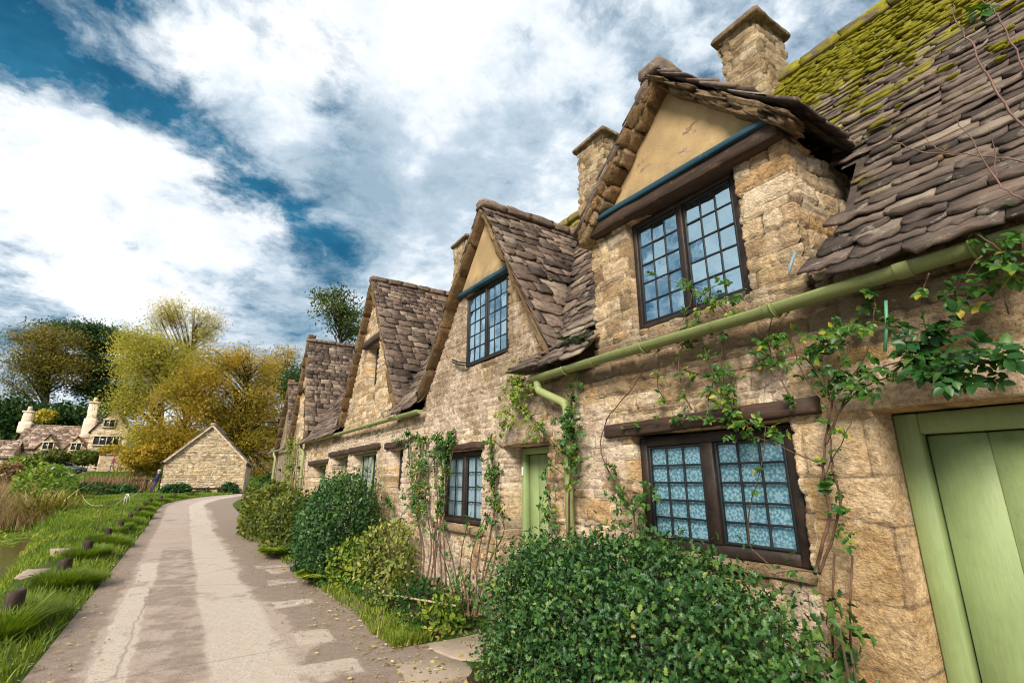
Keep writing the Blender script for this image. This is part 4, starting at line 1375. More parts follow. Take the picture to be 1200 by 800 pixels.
def fern(c, n, L, mat, label, group=None, name='fern'):
    t = thing(name, label, 'fern', (c[0], c[1], gz(c[0], c[1])), group)
    mb = MB(); z0 = gz(c[0], c[1]) + .05
    for k in range(n):
        a = rng.uniform(0, 2 * math.pi); l = L * rng.uniform(.7, 1.1)
        P = []; D = []; m = 16
        for i in range(m):
            s = (i + 1) / m; x = s * l * .75; z = l * (.75 * s - .62 * s * s)
            p = np.array([c[0] + math.cos(a) * x, c[1] + math.sin(a) * x, z0 + z])
            w = math.sin(min(1, s * 1.1 + .08) * math.pi) * .3 * l
            for sg in (-1, 1):
                P.append((p, np.array([-math.sin(a) * sg + .4 * math.cos(a), math.cos(a) * sg + .4 * math.sin(a), -.12]), w + .02))
        leaves(mb, np.array([q[0] for q in P]), np.array([q[1] for q in P]), np.tile([0, 0, 1.0], (len(P), 1)) + rng.normal(0, .15, (len(P), 3)), np.array([q[2] for q in P]), OVAL, np.clip(rng.normal(.5, .2, len(P)), 0, 1))
    mb.build('foliage', mat, t)


fern((1.95, 12.5), 16, .75, LIME, 'pale green fern at the edge of the lane below the olive shrub', 'ferns by the cottages')
fern((2.05, 9.0), 14, .6, LIME, 'fern arching over the kerb below the dark rounded bush', 'ferns by the cottages')
fern((3.05, 3.98), 0 + 7, .28, ROSEM, 'little fern growing at the foot of the green downpipe', 'ferns by the cottages')
# fern on the eave of the second cottage
t = thing('fern', 'small fern rooted in the roof valley beside the first dormer', 'fern', (3.1, 3.75, 2.95), 'ferns by the cottages')
mb = MB()
for k in range(16):
    p0 = at_x(rng.uniform(655, 695), rng.uniform(392, 408), 3.02)
    a = rng.uniform(-1, 1); D = np.array([(-.4 * rng.random(), math.sin(a) * .6, .6)])
    l = rng.uniform(.10, .22)
    for i in range(8):
        q = np.array(p0) + D[0] * l * i / 8 + np.array([0, 0, -.25 * l * (i / 8) ** 2])
        for sg in (-1, 1):
            leaves(mb, q[None], np.array([[-.2, sg, .15]]), np.array([[-.5, 0, 1.0]]), np.array([.05]), OVAL, [rng.uniform(.2, .8)])
mb.build('foliage', DEEP, t)


def sprig(LP, LD, LN, LS, p, d, nrm, size, k=5):
    """a rose leaf: leaflets in pairs on a stalk"""
    d = np.asarray(d) / (np.linalg.norm(d) + 1e-9); side = np.cross(nrm, d)
    LP.append(p + d * size * .9); LD.append(d); LN.append(nrm); LS.append(size)
    for i in range((k - 1) // 2):
        q = p + d * size * (.75 - .65 * i)
        for sg in (-1, 1):
            LP.append(q); LD.append(d * .45 + side * sg); LN.append(nrm + rng.normal(0, .2, 3)); LS.append(size * (.9 - .12 * i))


def climber(name, label, stems, mat, size=.045, dens=22, blobs=(), cane=CANE, cat='climber', k=5, group=None, rn=(.45, .25), tpl=ROSE):
    """stems: (points, radius at the foot, radius at the tip, leaf density multiplier, leafless share from the foot)"""
    b = Vector(stems[0][0][0]); t = thing(name, label, cat, b, group)
    mb = MB(); LP, LD, LN, LS = [], [], [], []
    for pts, r0, r1, dm, bare in stems:
        P = [Vector(p) for p in pts]; Q = []
        for i in range(len(P) - 1):   # Catmull-Rom
            p0, p1, p2, p3 = P[max(i - 1, 0)], P[i], P[i + 1], P[min(i + 2, len(P) - 1)]
            for s in np.linspace(0, 1, 7)[:-1]:
                Q.append(.5 * (2 * p1 + (p2 - p0) * s + (2 * p0 - 5 * p1 + 4 * p2 - p3) * s * s + (3 * p1 - p0 - 3 * p2 + p3) * s ** 3))
        Q.append(P[-1])
        Q = [q + Vector(rng.normal(0, .0025, 3)) for q in Q]
        mb.tube(Q, list(np.linspace(r0, r1, len(Q))), 6)
        L = sum((Q[i + 1] - Q[i]).length for i in range(len(Q) - 1))
        for _ in range(int(L * dens * dm)):
            s = bare + (1 - bare) * rng.random(); i = min(int(s * (len(Q) - 1)), len(Q) - 2)
            p = np.array(Q[i].lerp(Q[i + 1], rng.random()))
            d = rdir(1)[0] + np.array([-.55, 0, -.25]); nr = unit(np.array([[-.8, -.2, .7]]) + rng.normal(0, .4, (1, 3)))[0]
            sprig(LP, LD, LN, LS, p, d, nr, size * rng.uniform(.6, 1.25), k)
    for c, sp, n in blobs:
        for _ in range(n):
            p = np.array(c) + rng.normal(0, 1, 3) * np.array(sp)
            p[0] = min(p[0], XW - .03)
            d = rdir(1)[0] + np.array([-.5, 0, -.35]); nr = unit(np.array([[-.8, -.2, .7]]) + rng.normal(0, .45, (1, 3)))[0]
            sprig(LP, LD, LN, LS, p, d, nr, size * rng.uniform(.6, 1.25), k)
    mb.build('stem', cane, t, True)
    if LP:
        LP, LD, LN = map(np.array, (LP, LD, LN)); n = len(LP)
        q = fbm(LP[:, 1] * 6, LP[:, 2] * 6, 4, 2)
        mb = MB(); leaves(mb, LP, LD, LN, np.array(LS), tpl, np.clip(rn[0] + (q - .5) * .8 + rng.normal(0, rn[1], n), 0, 1)); mb.build('foliage', mat, t)
    return t


W = lambda px, py, dx=.07: at_x(px, py, XW - dx)
G0 = lambda x, y: Vector((x, y, gz(x, y) + .05))

# rose left of the second cottage's window
st = []
for k in range(8):
    x0 = 488 + 5 * k; x1 = 484 + 7 * k + rng.uniform(-8, 8)
    st.append(([W(x0, 690 + rng.uniform(-4, 8), .25), W(x0 + rng.uniform(-8, 8), 640, .16), W((x0 + x1) / 2 + rng.uniform(-8, 8), 585, .1), W(x1, 530 + rng.uniform(-10, 20), .06), W(x1 + rng.uniform(-6, 6), 505 + rng.uniform(-10, 15), .07)], .012, .004, .9, .42))
st.append(([W(495, 690, .25), W(470, 640, .2), W(462, 600, .15), W(455, 585, .12)], .009, .003, .4, .6))
climber('trained_rose', 'leafy rose trained up the wall left of the small white-curtained window', st, ROSEM, .05, 20, [(W(492, 560, .12), (.05, .22, .22), 75), (W(488, 590, .14), (.06, .2, .22), 55), (W(510, 525, .1), (.05, .18, .12), 30), (W(474, 512, .08), (.03, .2, .06), 16)])
# rose right of it
st = []
for (a, b, c, d) in [(545, 530, 522, 516), (548, 552, 560, 572), (552, 575, 590, 588), (540, 520, 508, 503), (556, 560, 566, 575), (550, 540, 545, 552), (560, 580, 582, 577)]:
    st.append(([W(a, 722, .3), W((a + b) / 2, 690, .22), W(b, 655, .16), W(c, 625, .12), W(d, 600, .1)], .012, .004, .25, .55))
st.append(([W(558, 720, .3), W(572, 640, .12), W(580, 590, .08), W(577, 545, .07), W(575, 512, .07)], .012, .004, 1.1, .5))
climber('trained_rose', 'thin bare-stemmed rose fanning up the wall below and right of the white-curtained window', st, ROSEM, .045, 20, [(W(577, 560, .1), (.05, .07, .14), 42), (W(574, 522, .08), (.03, .07, .08), 14), (W(585, 600, .1), (.04, .1, .1), 14)])
# vine round the downpipe
st = [([Vector((3.0, 3.72, .05)), Vector((3.0, 3.76, .8)), W(668, 560, .13), W(674, 520, .12), W(668, 480, .13), W(675, 450, .1), W(680, 420, .12)], .010, .004, 1.0, .3),
      ([W(672, 540, .12), W(650, 520, .15), W(625, 490, .15), W(605, 470, .13), W(600, 440, .13)], .006, .003, 1.2, .1),
      ([W(668, 560, .12), W(640, 545, .12), W(645, 590, .12), W(640, 610, .12)], .005, .003, 1.0, .1)]
climber('wall_creeper', 'green creeper wound round the pale green downpipe beside the narrow door', st, ROSEM, .042, 24, [(W(667, 498, .15), (.05, .07, .12), 62), (W(672, 535, .14), (.05, .05, .12), 34), (W(644, 595, .12), (.03, .04, .12), 16)])
st = [([W(640, 512, .12), W(622, 490, .16), W(612, 465, .18), W(608, 440, .18)], .006, .003, 1, .1), ([W(612, 465, .18), W(596, 480, .15), W(588, 505, .1)], .004, .002, 1.5, .1)]
climber('wall_creeper', 'bright lime green creeper hanging from the end of the green gutter', st, LIME, .04, 24, [(W(608, 445, .2), (.05, .10, .09), 75), (W(597, 480, .16), (.04, .1, .1), 34), (W(625, 500, .14), (.04, .1, .08), 22)])
# bare looping stem left of the lace window
st = [([W(745, 640, .1), W(740, 590, .07), W(718, 560, .06), W(704, 525, .06), W(712, 490, .05), W(738, 458, .07), W(758, 428, .09)], .007, .004, .0, .5),
      ([W(740, 590, .08), W(724, 565, .08), W(718, 545, .08)], .004, .002, 1.4, .2), ([W(742, 600, .09), W(755, 585, .1), W(765, 575, .1)], .004, .002, 1.2, .1)]
climber('wall_creeper', 'thin bare stem looping up the wall left of the lace-curtained window', st, ROSEM, .045, 16, [(W(740, 590, .11), (.04, .12, .07), 24)])
# creeper under the gutter, above the lintel
st = []
for pts in [[(810, 480), (800, 455), (795, 430), (800, 405), (812, 392)], [(880, 505), (862, 480), (850, 455), (845, 420), (850, 390)], [(930, 470), (915, 445), (905, 420), (900, 395), (905, 372)],
            [(795, 430), (830, 440), (870, 432), (905, 425)], [(830, 470), (836, 440), (828, 415), (822, 395)], [(780, 470), (770, 450), (775, 425)], [(730, 500), (760, 492), (810, 488), (860, 492), (905, 502)]]:
    st.append(([W(a, b, .06 + .05 * rng.random()) for a, b in pts], .006, .003, .75, .0))
climber('wall_creeper', 'straggling creeper spread between the green gutter and the oak lintel of the lace-curtained window', st, ROSEM, .042, 22, [(W(850, 460, .12), (.04, .06, .10), 34), (W(862, 488, .12), (.04, .05, .05), 14), (W(900, 400, .1), (.04, .08, .04), 20), (W(910, 508, .12), (.04, .05, .03), 9), (W(815, 385, .1), (.03, .1, .03), 14)])
# big rose right of the lace window
st = []
for pts, r in [([(955, 672), (963, 640), (972, 600), (965, 560), (968, 510), (975, 470), (985, 430), (1000, 400)], .011), ([(960, 672), (975, 630), (985, 585), (976, 550), (972, 500), (965, 450), (940, 415)], .009),
               ([(968, 520), (990, 470), (1015, 440), (1050, 425), (1090, 415)], .007), ([(968, 520), (985, 480), (1010, 455), (1045, 440), (1075, 432)], .006), ([(972, 470), (1000, 440), (1020, 400), (1025, 360), (1022, 330)], .006),
               ([(960, 540), (930, 530), (905, 518), (880, 510)], .005), ([(970, 480), (950, 450), (935, 425), (930, 400)], .005), ([(966, 560), (985, 520), (1000, 490)], .004),
               ([(958, 670), (930, 668), (905, 672)], .004), ([(900, 660), (880, 640), (878, 600), (893, 540), (897, 500)], .005)]:
    st.append(([W(a, b, .10 + .05 * rng.random()) for a, b in pts], r, r * .4, .35, .25))
climber('climbing_rose', 'tall many-stemmed rose climbing between the lace-curtained window and the big green door', st, ROSEM, .044, 18, [(W(960, 405, .13), (.05, .09, .05), 34), (W(1000, 380, .13), (.05, .1, .06), 26), (W(985, 440, .13), (.04, .06, .05), 14), (W(1010, 455, .13), (.04, .06, .03), 10), (W(985, 600, .1), (.03, .03, .12), 12)])
# big leaves over the door
st = [([W(1040, 438, .13), W(1075, 420, .18), W(1110, 418, .22), W(1150, 425, .24), W(1185, 420, .22)], .006, .003, .4, .2), ([W(1075, 420, .2), W(1100, 395, .22), W(1130, 375, .2)], .004, .002, .8, .1), ([W(1110, 418, .2), W(1120, 440, .24), W(1130, 452, .25)], .004, .002, .8, .1)]
climber('climbing_rose', 'spray of large glossy rose leaves hanging over the lintel of the big green door', st, DEEP, .062, 20, [(W(1065, 410, .2), (.05, .045, .04), 18), (W(1085, 395, .2), (.05, .06, .04), 16), (W(1120, 430, .25), (.05, .06, .04), 22), (W(1165, 420, .22), (.05, .035, .03), 12), (W(1100, 430, .22), (.05, .06, .03), 14)])
# upper right
st = [([W(1205, 330, .2), W(1180, 300, .22), W(1160, 285, .24), W(1140, 270, .24)], .006, .003, .9, .0), ([W(1200, 300, .2), W(1195, 270, .2), W(1185, 240, .2)], .006, .003, 1, .0), ([W(1090, 320, .2), W(1080, 350, .15), W(1085, 390, .12)], .005, .003, .5, 0), ([W(1150, 300, .24), W(1120, 340, .2), W(1130, 375, .15)], .005, .003, .6, 0)]
climber('climbing_rose', 'light green rose shoots around the gutter above the big green door', st, ROSEM, .05, 22, [(W(1185, 300, .25), (.05, .03, .05), 18), (W(1160, 322, .2), (.04, .03, .02), 8), (W(1130, 345, .2), (.04, .05, .04), 10)])
# long canes that reach in front of the roof
st = []
for pts, r in [([(1260, 230), (1200, 190), (1140, 182), (1080, 178), (1045, 165)], .006), ([(1260, 205), (1200, 150), (1160, 95), (1140, 55), (1120, 25), (1118, 5)], .008), ([(1200, 235), (1170, 215), (1140, 165), (1120, 140), (1105, 125)], .005), ([(1110, 180), (1092, 170), (1080, 155)], .004), ([(1165, 210), (1166, 180), (1160, 150)], .004), ([(1215, 130), (1190, 60), (1170, 20), (1150, 0)], .006)]:
    st.append(([at_x(a, b, 2.55) for a, b in pts], r * .7, r * .28, .0, .5))
climber('rose_cane', 'long reddish leafless rose canes arching in front of the mossy slates', st, ROSEM, .055, 10, [(at_x(1150, 8, 2.55), (.02, .02, .02), 3)], CANER)
# on the dormer sill
st = [([at_x(860, 372, 3.0), at_x(835, 352, 2.98), at_x(815, 340, 3.0), at_x(790, 330, 3.02), at_x(762, 322, 3.04)], .004, .002, 1.0, .0), ([at_x(815, 370, 3.0), at_x(820, 350, 2.98), at_x(838, 335, 3.0), at_x(858, 330, 3.0)], .004, .002, 1.1, 0), ([at_x(800, 375, 3.0), at_x(810, 350, 3.02), at_x(800, 325, 3.05)], .003, .002, .6, .2)]
climber('wall_creeper', 'small sprigs reaching up across the bottom panes of the nearest dormer window', st, ROSEM, .038, 22, [(at_x(845, 352, 3.0), (.03, .07, .04), 14)])
# far climbers
st = []
for k in range(7):
    y0 = 17.9 + .35 * k
    st.append(([G0(2.95, y0), Vector((3.08, y0 + .1, 1.0)), Vector((3.1, y0 + rng.uniform(-.2, .3), 2.0)), Vector((3.05, y0 + rng.uniform(-.3, .3), 3.0))], .014, .006, .5, .3))
climber('wall_creeper', 'pale yellow-green creeper covering the front of the fourth cottage', st, LIME, .075, 14, [(Vector((2.98, 18.8, 2.4)), (.07, .6, .5), 90), (Vector((2.98, 19.2, 1.6)), (.07, .8, .5), 70)], k=3)
st = [([G0(3.05, 9.7), Vector((3.1, 9.75, .8)), Vector((3.12, 9.72, 1.6)), Vector((3.12, 9.8, 1.95))], .012, .004, .06, .5), ([Vector((3.12, 9.74, 1.3)), Vector((3.12, 9.95, 1.5)), Vector((3.12, 10.0, 1.75))], .006, .003, .2, .2), ([Vector((3.12, 9.74, 1.35)), Vector((3.12, 9.5, 1.55)), Vector((3.12, 9.45, 1.7))], .006, .003, .2, .2)]
climber('wall_creeper', 'bare branching vine stem on the wall between the slit window and the four-paned window', st, ROSEM, .05, 14)
# hanging green cord under the gutter
mb = MB(); P = [W(1038, 352, .1), W(1039, 380, .09), W(1037, 412, .08)]; mb.tube(P, .009, 6)
tag(mb.build('hanging_string', flat_mat('green_cord', (.10, .32, .16), .5)), 'faded green cord hanging from the gutter beside the climbing rose', 'string')
mb = MB(); A0 = [Vector((2.36, 7.3, .10)), Vector((2.50, 6.75, .17)), Vector((2.66, 6.1, .21)), Vector((2.8, 5.55, .24))]
mb.tube(A0, [.012, .014, .013, .010], 8); tag(mb.build('garden_cane', wood_mat('pale_cane', (.36, .24, .14), (.5, .36, .24), .6, (4, 4, 4)), None, True), 'pale cane lying slanted across the flower bed', 'cane')
# trellis sticks by the holly
for k, (px, py0, py1) in enumerate([(978, 648, 770), (999, 650, 780)]):
    mb = MB(); mb.tube([W(px, py0, .05), W(px - 3, (py0 + py1) / 2, .06), W(px - 2, py1, .06)], .006, 6)
    tag(mb.build('garden_stake', CANE), ['thin brown stake against the wall at the right end of the holly bush', 'thin brown stake nearest the big green door'][k], 'stake')
bush('holly_sapling', 'young holly shoot with separate glossy leaves at the right end of the holly bush', 'bush', (2.95, 1.50, .62), (.12, .10, .42), 110, HOLLY, .075, HOLLYM, stems=3, depth=.8)

# low plants in the bed
for i, (x, y, r, h, n, m, s, l) in enumerate([(2.75, 6.5, .3, .28, 500, DEEP, .055, 'low dark green plant in the flower bed beside the pale cane'), (2.95, 5.75, .28, .42, 380, ROSEM, .065, 'leafy low plant under the thin bare-stemmed rose'), (2.6, 5.55, .25, .22, 300, LIME, .06, 'bright green seedling clump at the near end of the flower bed'), (2.5, 7.0, .25, .18, 350, VARI, .05, 'small pale clump at the front edge of the flower bed')]):
    bush('bedding_plant', l, 'plant', (x, y, .12), (r, r * 1.3, h), n, OVAL, s, m, stems=3, depth=.7, group='low plants in the flower bed')


# ------------------------------------------------------------------ grass, reeds, leaf litter
def scatter(n, x0, x1, y0, y1, keep, bias=1.0):
    x = rng.uniform(x0, x1, n); y = y0 + (y1 - y0) * rng.random(n) ** bias
    k = keep(x, y); return x[k], y[k]


POSTS = [(-1.42, 5.3), (-1.43, 8.25), (-1.42, 11.1), (-1.50, 14.1), (-1.46, 17.1), (-1.47, 20.3), (-1.45, 23.3), (-1.42, 26.2), (-1.36, 29.2), (-1.30, 32.2), (-.95, 35.2), (-.35, 38.2), (.6, 41.0)]


def grass_bank():
    mb = MB()

    def keep(x, y):
        e = float_edge(y)
        d = shore(y) - .45
        bare = fbm(x * 1.6, y * .7, 101)
        path = np.exp(-((x + 1.95) / .22) ** 2 - ((y - 12.7) / 1.6) ** 2)
        return (x > d) & (x < e) & (bare + rng.random(len(x)) * .25 > .36 + path * .8)
    def float_edge(y):
        return -.93 + road_shift(y) + .34 * (fbm(y * 1.3, y * 0 + .5, 102) - .5)
    x, y = scatter(120000, -6.5, 3.2, 3.5, 46, keep, 1.6)
    g = ground(x, y); n = len(x)
    dist = np.hypot(x, y)
    wid = .005 + .0011 * dist; H = rng.uniform(.05, .15, n) * (1 + .5 * fbm(x * 2, y * 2, 103))
    rn = np.clip(.05 + .9 * fbm(x * .7, y * .5, 104) + rng.normal(0, .15, n) + .25 * sstep(.6, -.1, x - shore(y)), 0, 1)
    blades(mb, np.c_[x, y, g - .01], H, rng.uniform(.2, .9, n), wid, rn)
    # long tufts round the posts
    for (px, py) in POSTS:
        m = int(900 * min(1, 14 / py)); r = .22
        for k in range(3):
            cx, cy = px + rng.normal(0, .1) + .06, py + rng.normal(0, .25) - .15
            a = rng.uniform(0, 2 * np.pi, m); q = r * np.sqrt(rng.random(m))
            X = cx + np.cos(a) * q; Y = cy + np.sin(a) * q * 1.5
            k_ = np.hypot(X - px, Y - py) > .10
            X, Y, a = X[k_], Y[k_], a[k_]
            blades(mb, np.c_[X, Y, ground(X, Y) - .01], rng.uniform(.13, .32, len(X)), rng.uniform(.35, 1.2, len(X)), .006 + .0009 * py, np.clip(rng.normal(.45, .2, len(X)), 0, .95), az=a + rng.normal(0, .5, len(X)))
    tag(mb.build('grass', GRASSM), kind='stuff')
    # meadow beyond the stream and up the slope
    mb = MB()
    x, y = scatter(60000, -32, 9, 28, 64, lambda x, y: (((x < shore(y) + .3) & (y > 28)) | (y > 46)) & ~((x > -1.8) & (x < 4.4) & (y > 45.6) & (y < 54.3)) & (np.abs(x - .7 - road_shift(y)) > 2.0), 1.2)
    n = len(x); q = fbm(x * .25, y * .2, 105)
    blades(mb, np.c_[x, y, ground(x, y) - .02], rng.uniform(.2, .55, n) * (.5 + q), rng.uniform(.3, 1, n), .02 + .0012 * y, np.clip(1.5 * (q - .5) + .42 + rng.normal(0, .16, n), 0, 1))
    tag(mb.build('meadow_grass', MEADOW), kind='stuff')
    # strip of grass at the foot of the beds
    mb = MB()
    x, y = scatter(9000, 1.75, 2.6, 5.3, 24, lambda x, y: (np.abs(x - 2.2 - .15 * (fbm(y * 1.2, y * 0, 106) - .5)) < .22) & ((y < 10.2) | (y > 11.6)), 1.6)
    n = len(x)
    blades(mb, np.c_[x, y, .65 * sstep(18, 46, y) + .0], rng.uniform(.04, .16, n), rng.uniform(.3, 1.1, n), .008 + .0008 * y, np.clip(rng.normal(.6, .2, n), 0, 1))
    tag(mb.build('kerb_grass', GRASSM), kind='stuff')
    # reeds
    mb = MB()
    x, y = scatter(22000, -20, -4.3, 29.5, 44, lambda x, y: (x < -4.6 - .16 * (y - 30) + .6 * (fbm(y, x, 7) - .5)) & (fbm(x * .5, y * .5, 108) > .36), 1.4)
    n = len(x); h = (.7 + .8 * sstep(-5.5, -8, x)) * (.55 + .9 * fbm(x * .7, y * .7, 113))
    blades(mb, np.c_[x, y, ground(x, y) - .05], h * rng.uniform(.5, 1.15, n), np.abs(rng.normal(.3, .35, n)), .035, np.clip(rng.normal(.5, .22, n) + .5 * (fbm(x, y, 9) - .5), 0, 1), .3)
    tag(mb.build('reeds', REEDM), kind='stuff')
    mb = MB()
    x, y = scatter(16000, -26, -2.4, 46, 56, lambda x, y: fbm(x * .4, y * .4, 110) > .36, 1)
    n = len(x)
    blades(mb, np.c_[x, y, ground(x, y) - .05], rng.uniform(.7, 1.5, n), np.abs(rng.normal(.2, .2, n)), .06, np.clip(rng.normal(.35, .2, n), 0, 1), .3)
    tag(mb.build('brown_brush', REEDM), kind='stuff')
    # floating weed on the stream
    mb = MB()
    x, y = scatter(26000, -12, -2.2, 11, 30, lambda x, y: (x < shore(y) + .25) & (fbm(x * .55, y * .28, 111) > .41), 1)
    n = len(x); P = np.c_[x, y, np.full(n, -.385) + .03 * rng.random(n)]
    leaves(mb, P, np.c_[rdir(n)[:, :2], np.full(n, .15)], np.tile([0, 0, 1.0], (n, 1)) + rng.normal(0, .25, (n, 3)), rng.uniform(.06, .15, n), OVAL, np.clip(rng.normal(.5, .2, n), 0, 1))
    tag(mb.build('water_weed', LIME), kind='stuff')
    # fallen leaves along the kerb
    mb = MB(); n = 800
    y = 4.0 + 9 * rng.random(n) ** 1.4; x = np.where(rng.random(n) < .75, 2.1 + rng.normal(0, .32, n), -.9 + rng.normal(0, .3, n))
    k = (x < 3.1); x, y = x[k], y[k]; n = len(x)
    z = np.where(x > 2.3, .12, .012) + .65 * sstep(18, 46, y)
    leaves(mb, np.c_[x, y, z], np.c_[rdir(n)[:, :2], np.full(n, .05)], np.tile([0, 0, 1.0], (n, 1)) + rng.normal(0, .25, (n, 3)), rng.uniform(.03, .06, n), OVAL, rng.random(n))
    FL = leaf_mat('fallen_leaf', [(0, (.22, .08, .03)), (.4, (.42, .3, .08)), (.8, (.6, .5, .2)), (1, (.62, .55, .36))], .6, .2)
    tag(mb.build('fallen_leaves', FL), kind='stuff')
    # leafy ground cover of the bed
    mb = MB(); n = 5200
    y = rng.uniform(5.4, 10.4, n); x = rng.uniform(2.2, 3.12, n); k = fbm(x * 3, y * 2, 112) > .42; x, y = x[k], y[k]; n = len(x)
    D = rdir(n, .3); leaves(mb, np.c_[x, y, .09 + .12 * rng.random(n) ** 2], D, rdir(n, 1.5), rng.uniform(.025, .055, n), OVAL, np.clip(rng.normal(.35, .25, n), 0, 1))
    y2 = rng.uniform(11.7, 23, 2500); x2 = rng.uniform(2.1, 3.1, 2500)
    leaves(mb, np.c_[x2, y2, .65 * sstep(18, 46, y2) + .1 + .2 * rng.random(2500)], rdir(2500, .3), rdir(2500, 1.5), rng.uniform(.06, .1, 2500), OVAL, rng.random(2500))
    tag(mb.build('ground_cover', ROSEM), kind='stuff')


grass_bank()

def lane_litter():
    mb = MB(); n = 900
    y = 3.2 + 12 * rng.random(n) ** 1.8; sd = rng.random(n) < .5
    x = np.where(sd, -.85 + rng.normal(0, .2, n), 1.75 + rng.normal(0, .35, n)); k = (x < 2.25) & (x > -1.2)
    for q in np.where(k)[0]:
        sz = rng.uniform(.003, .010) * (1 + .08 * y[q])
        v = np.array([(1, 0, 0), (0, 1, 0), (-1, .1, 0), (0, -1, .1), (.1, 0, .8), (0, .1, -.6)]) * sz * rng.uniform(.6, 1.2, (6, 3))
        mb.add(v + np.array([x[q], y[q], .004]), [(0, 1, 4), (1, 2, 4), (2, 3, 4), (3, 0, 4), (1, 0, 5), (2, 1, 5), (3, 2, 5), (0, 3, 5)], (rng.random(), 1, 0, .5))
    tag(mb.build('gravel', FLAG), kind='stuff')


lane_litter()

# yellow flag iris and the dark bank beside it
def iris(c, n, L, label):
    t = thing('flag_iris', label, 'plant', (c[0], c[1], gz(c[0], c[1])))
    mb = MB(); x = c[0] + rng.normal(0, .45, n); y = c[1] + rng.normal(0, .5, n)
    blades(mb, np.c_[x, y, ground(x, y) + .05], L * rng.uniform(.6, 1.15, n), rng.uniform(.5, 1.5, n), .07, rng.random(n), .75)
    mb.build('leaf_blade', FLAGM, t)


iris((-5.0, 31.0), 190, 1.5, 'big clump of yellowed arching iris leaves on the far bank of the stream')
iris((-6.2, 33.2), 150, 1.4, 'yellowed iris clump behind the larger one, among brown reeds')
bush('water_shrub', 'green bushy plant on the far bank behind the iris clumps', 'bush', (-6.4, 37.5, .9), (1.3, 1.4, 1.5), 1500, OVAL, .22, MEADOW)
bush('water_shrub', 'dark green bush in the meadow halfway to the brown brush', 'bush', (-5.2, 43.0, .6), (1.6, 1.0, .8), 1300, OVAL, .22, WOODG)
bush('water_shrub', 'low green bush in the meadow left of the leaning person', 'bush', (-3.6, 45.5, .6), (.9, .8, .7), 900, OVAL, .2, DEEP)
bush('barn_shrub', 'leafy green shrub at the left foot of the barn gable', 'bush', (-.4, 45.0, .8), (.9, .5, .55), 1100, OVAL, .18, DEEP)
bush('barn_shrub', 'small green shrub at the right foot of the barn gable', 'bush', (3.0, 45.2, .8), (.6, .4, .6), 700, OVAL, .17, DEEP)
bush('barn_shrub', 'tiny low shrub at the middle of the barn gable', 'bush', (1.3, 45.4, .7), (.5, .3, .35), 350, OVAL, .15, ROSEM)
bush('hedge_bush', 'dark green hedge bush beyond the end of the terrace, right of the barn', 'bush', (7.4, 50, 1.2), (1.5, 1.2, 1.1), 1600, OVAL, .2, WOODG)

# ------------------------------------------------------------------ the stumps along the verge
POSTM = wood_mat('weathered_post', (.018, .012, .010), (.085, .058, .042), .9, (14, 14, 3))
LAB = ['short dark wooden post, nearest of the row beside the lane', 'weathered wooden post in the big tuft of grass, second of the row', 'third wooden post from the camera along the grass verge']
for i, (x, y) in enumerate(POSTS):
    if i == 0:
        continue
    mb = MB(); n = 12; V = []; z = gz(x, y)
    for zz, s in ((-.1, 1), (.16, 1), (.28, .97), (.325, .93), (.34, .75), (.325, .35)):
        for k in range(n):
            a = 2 * math.pi * k / n; q = .088 * s * (1 + .10 * math.sin(3 * k + i) + .05 * math.sin(5 * k))
            V.append((x + q * math.cos(a), y + q * math.sin(a), z + zz + .02 * math.sin(a + i)))
    mb.add(V, [(j * n + k, j * n + (k + 1) % n, (j + 1) * n + (k + 1) % n, (j + 1) * n + k) for j in range(5) for k in range(n)] + [tuple(5 * n + k for k in range(n))])
    o = mb.build('wooden_post', POSTM, None, loc=(x, y, z))
    nth = ['', 'nearest', 'second', 'third', 'fourth', 'fifth', 'sixth', 'seventh', 'eighth', 'ninth', 'tenth', 'eleventh', 'twelfth'][i]
    tag(o, 'short dark wooden post in a tuft of grass, %s of the row along the verge' % nth if i < 12 else 'short dark wooden post farthest along the verge, near the barn', 'post', 'wooden posts along the grass verge')

RUST = flat_mat('rusty_rod', (.16, .08, .04), .8)
RODS = [(-1.84, 18.2, .95), (-1.9, 25.6, .95), (-1.72, 29.8, 1.0), (-3.9, 30.5, .7)]
for i, (x, y, h) in enumerate(RODS):
    mb = MB(); z = gz(x, y); mb.tube([(x, y, z - .1), (x + .02, y, z + h * .5), (x + .05, y + .02, z + h)], .012, 6)
    tag(mb.build('iron_rod', RUST), ['thin rusty rod in the grass bank, nearest of the fence rods', 'thin rusty fence rod with white tape tied at its top', 'thin rusty fence rod just behind the taped one', 'thin rusty fence rod at the edge of the stream'][i], 'rod', 'rods of the rope fence')
mb = MB()
top = [Vector((x + .05, y + .02, gz(x, y) + h - .05)) for x, y, h in RODS]
for a, b in ((3, 0), (0, 1), (1, 2)):
    P = [top[a].lerp(top[b], s) - Vector((0, 0, .18 * 4 * s * (1 - s))) for s in np.linspace(0, 1, 9)]
    mb.tube(P, .008, 5)
tag(mb.build('fence_rope', flat_mat('pale_rope', (.45, .4, .28), .8)), 'slack rope strung between the thin rusty rods on the grass bank', 'rope')
mb = MB(); p = top[1]
for k in range(3):
    a = .10 * k - .08; L = .42 - .09 * k
    mb.add([p + Vector((a * .3, -.02, .03)), p + Vector((a * .3 + .02, -.02, .03)), p + Vector((a + .035, -.05 * k, -L)), p + Vector((a + .02, -.05 * k, -L)), p + Vector((a * .3, -.012, .03)), p + Vector((a * .3 + .02, -.012, .03)), p + Vector((a + .035, -.05 * k + .008, -L)), p + Vector((a + .02, -.05 * k + .008, -L))], [(0, 1, 2, 3), (7, 6, 5, 4), (0, 4, 5, 1), (1, 5, 6, 2), (2, 6, 7, 3), (3, 7, 4, 0)])
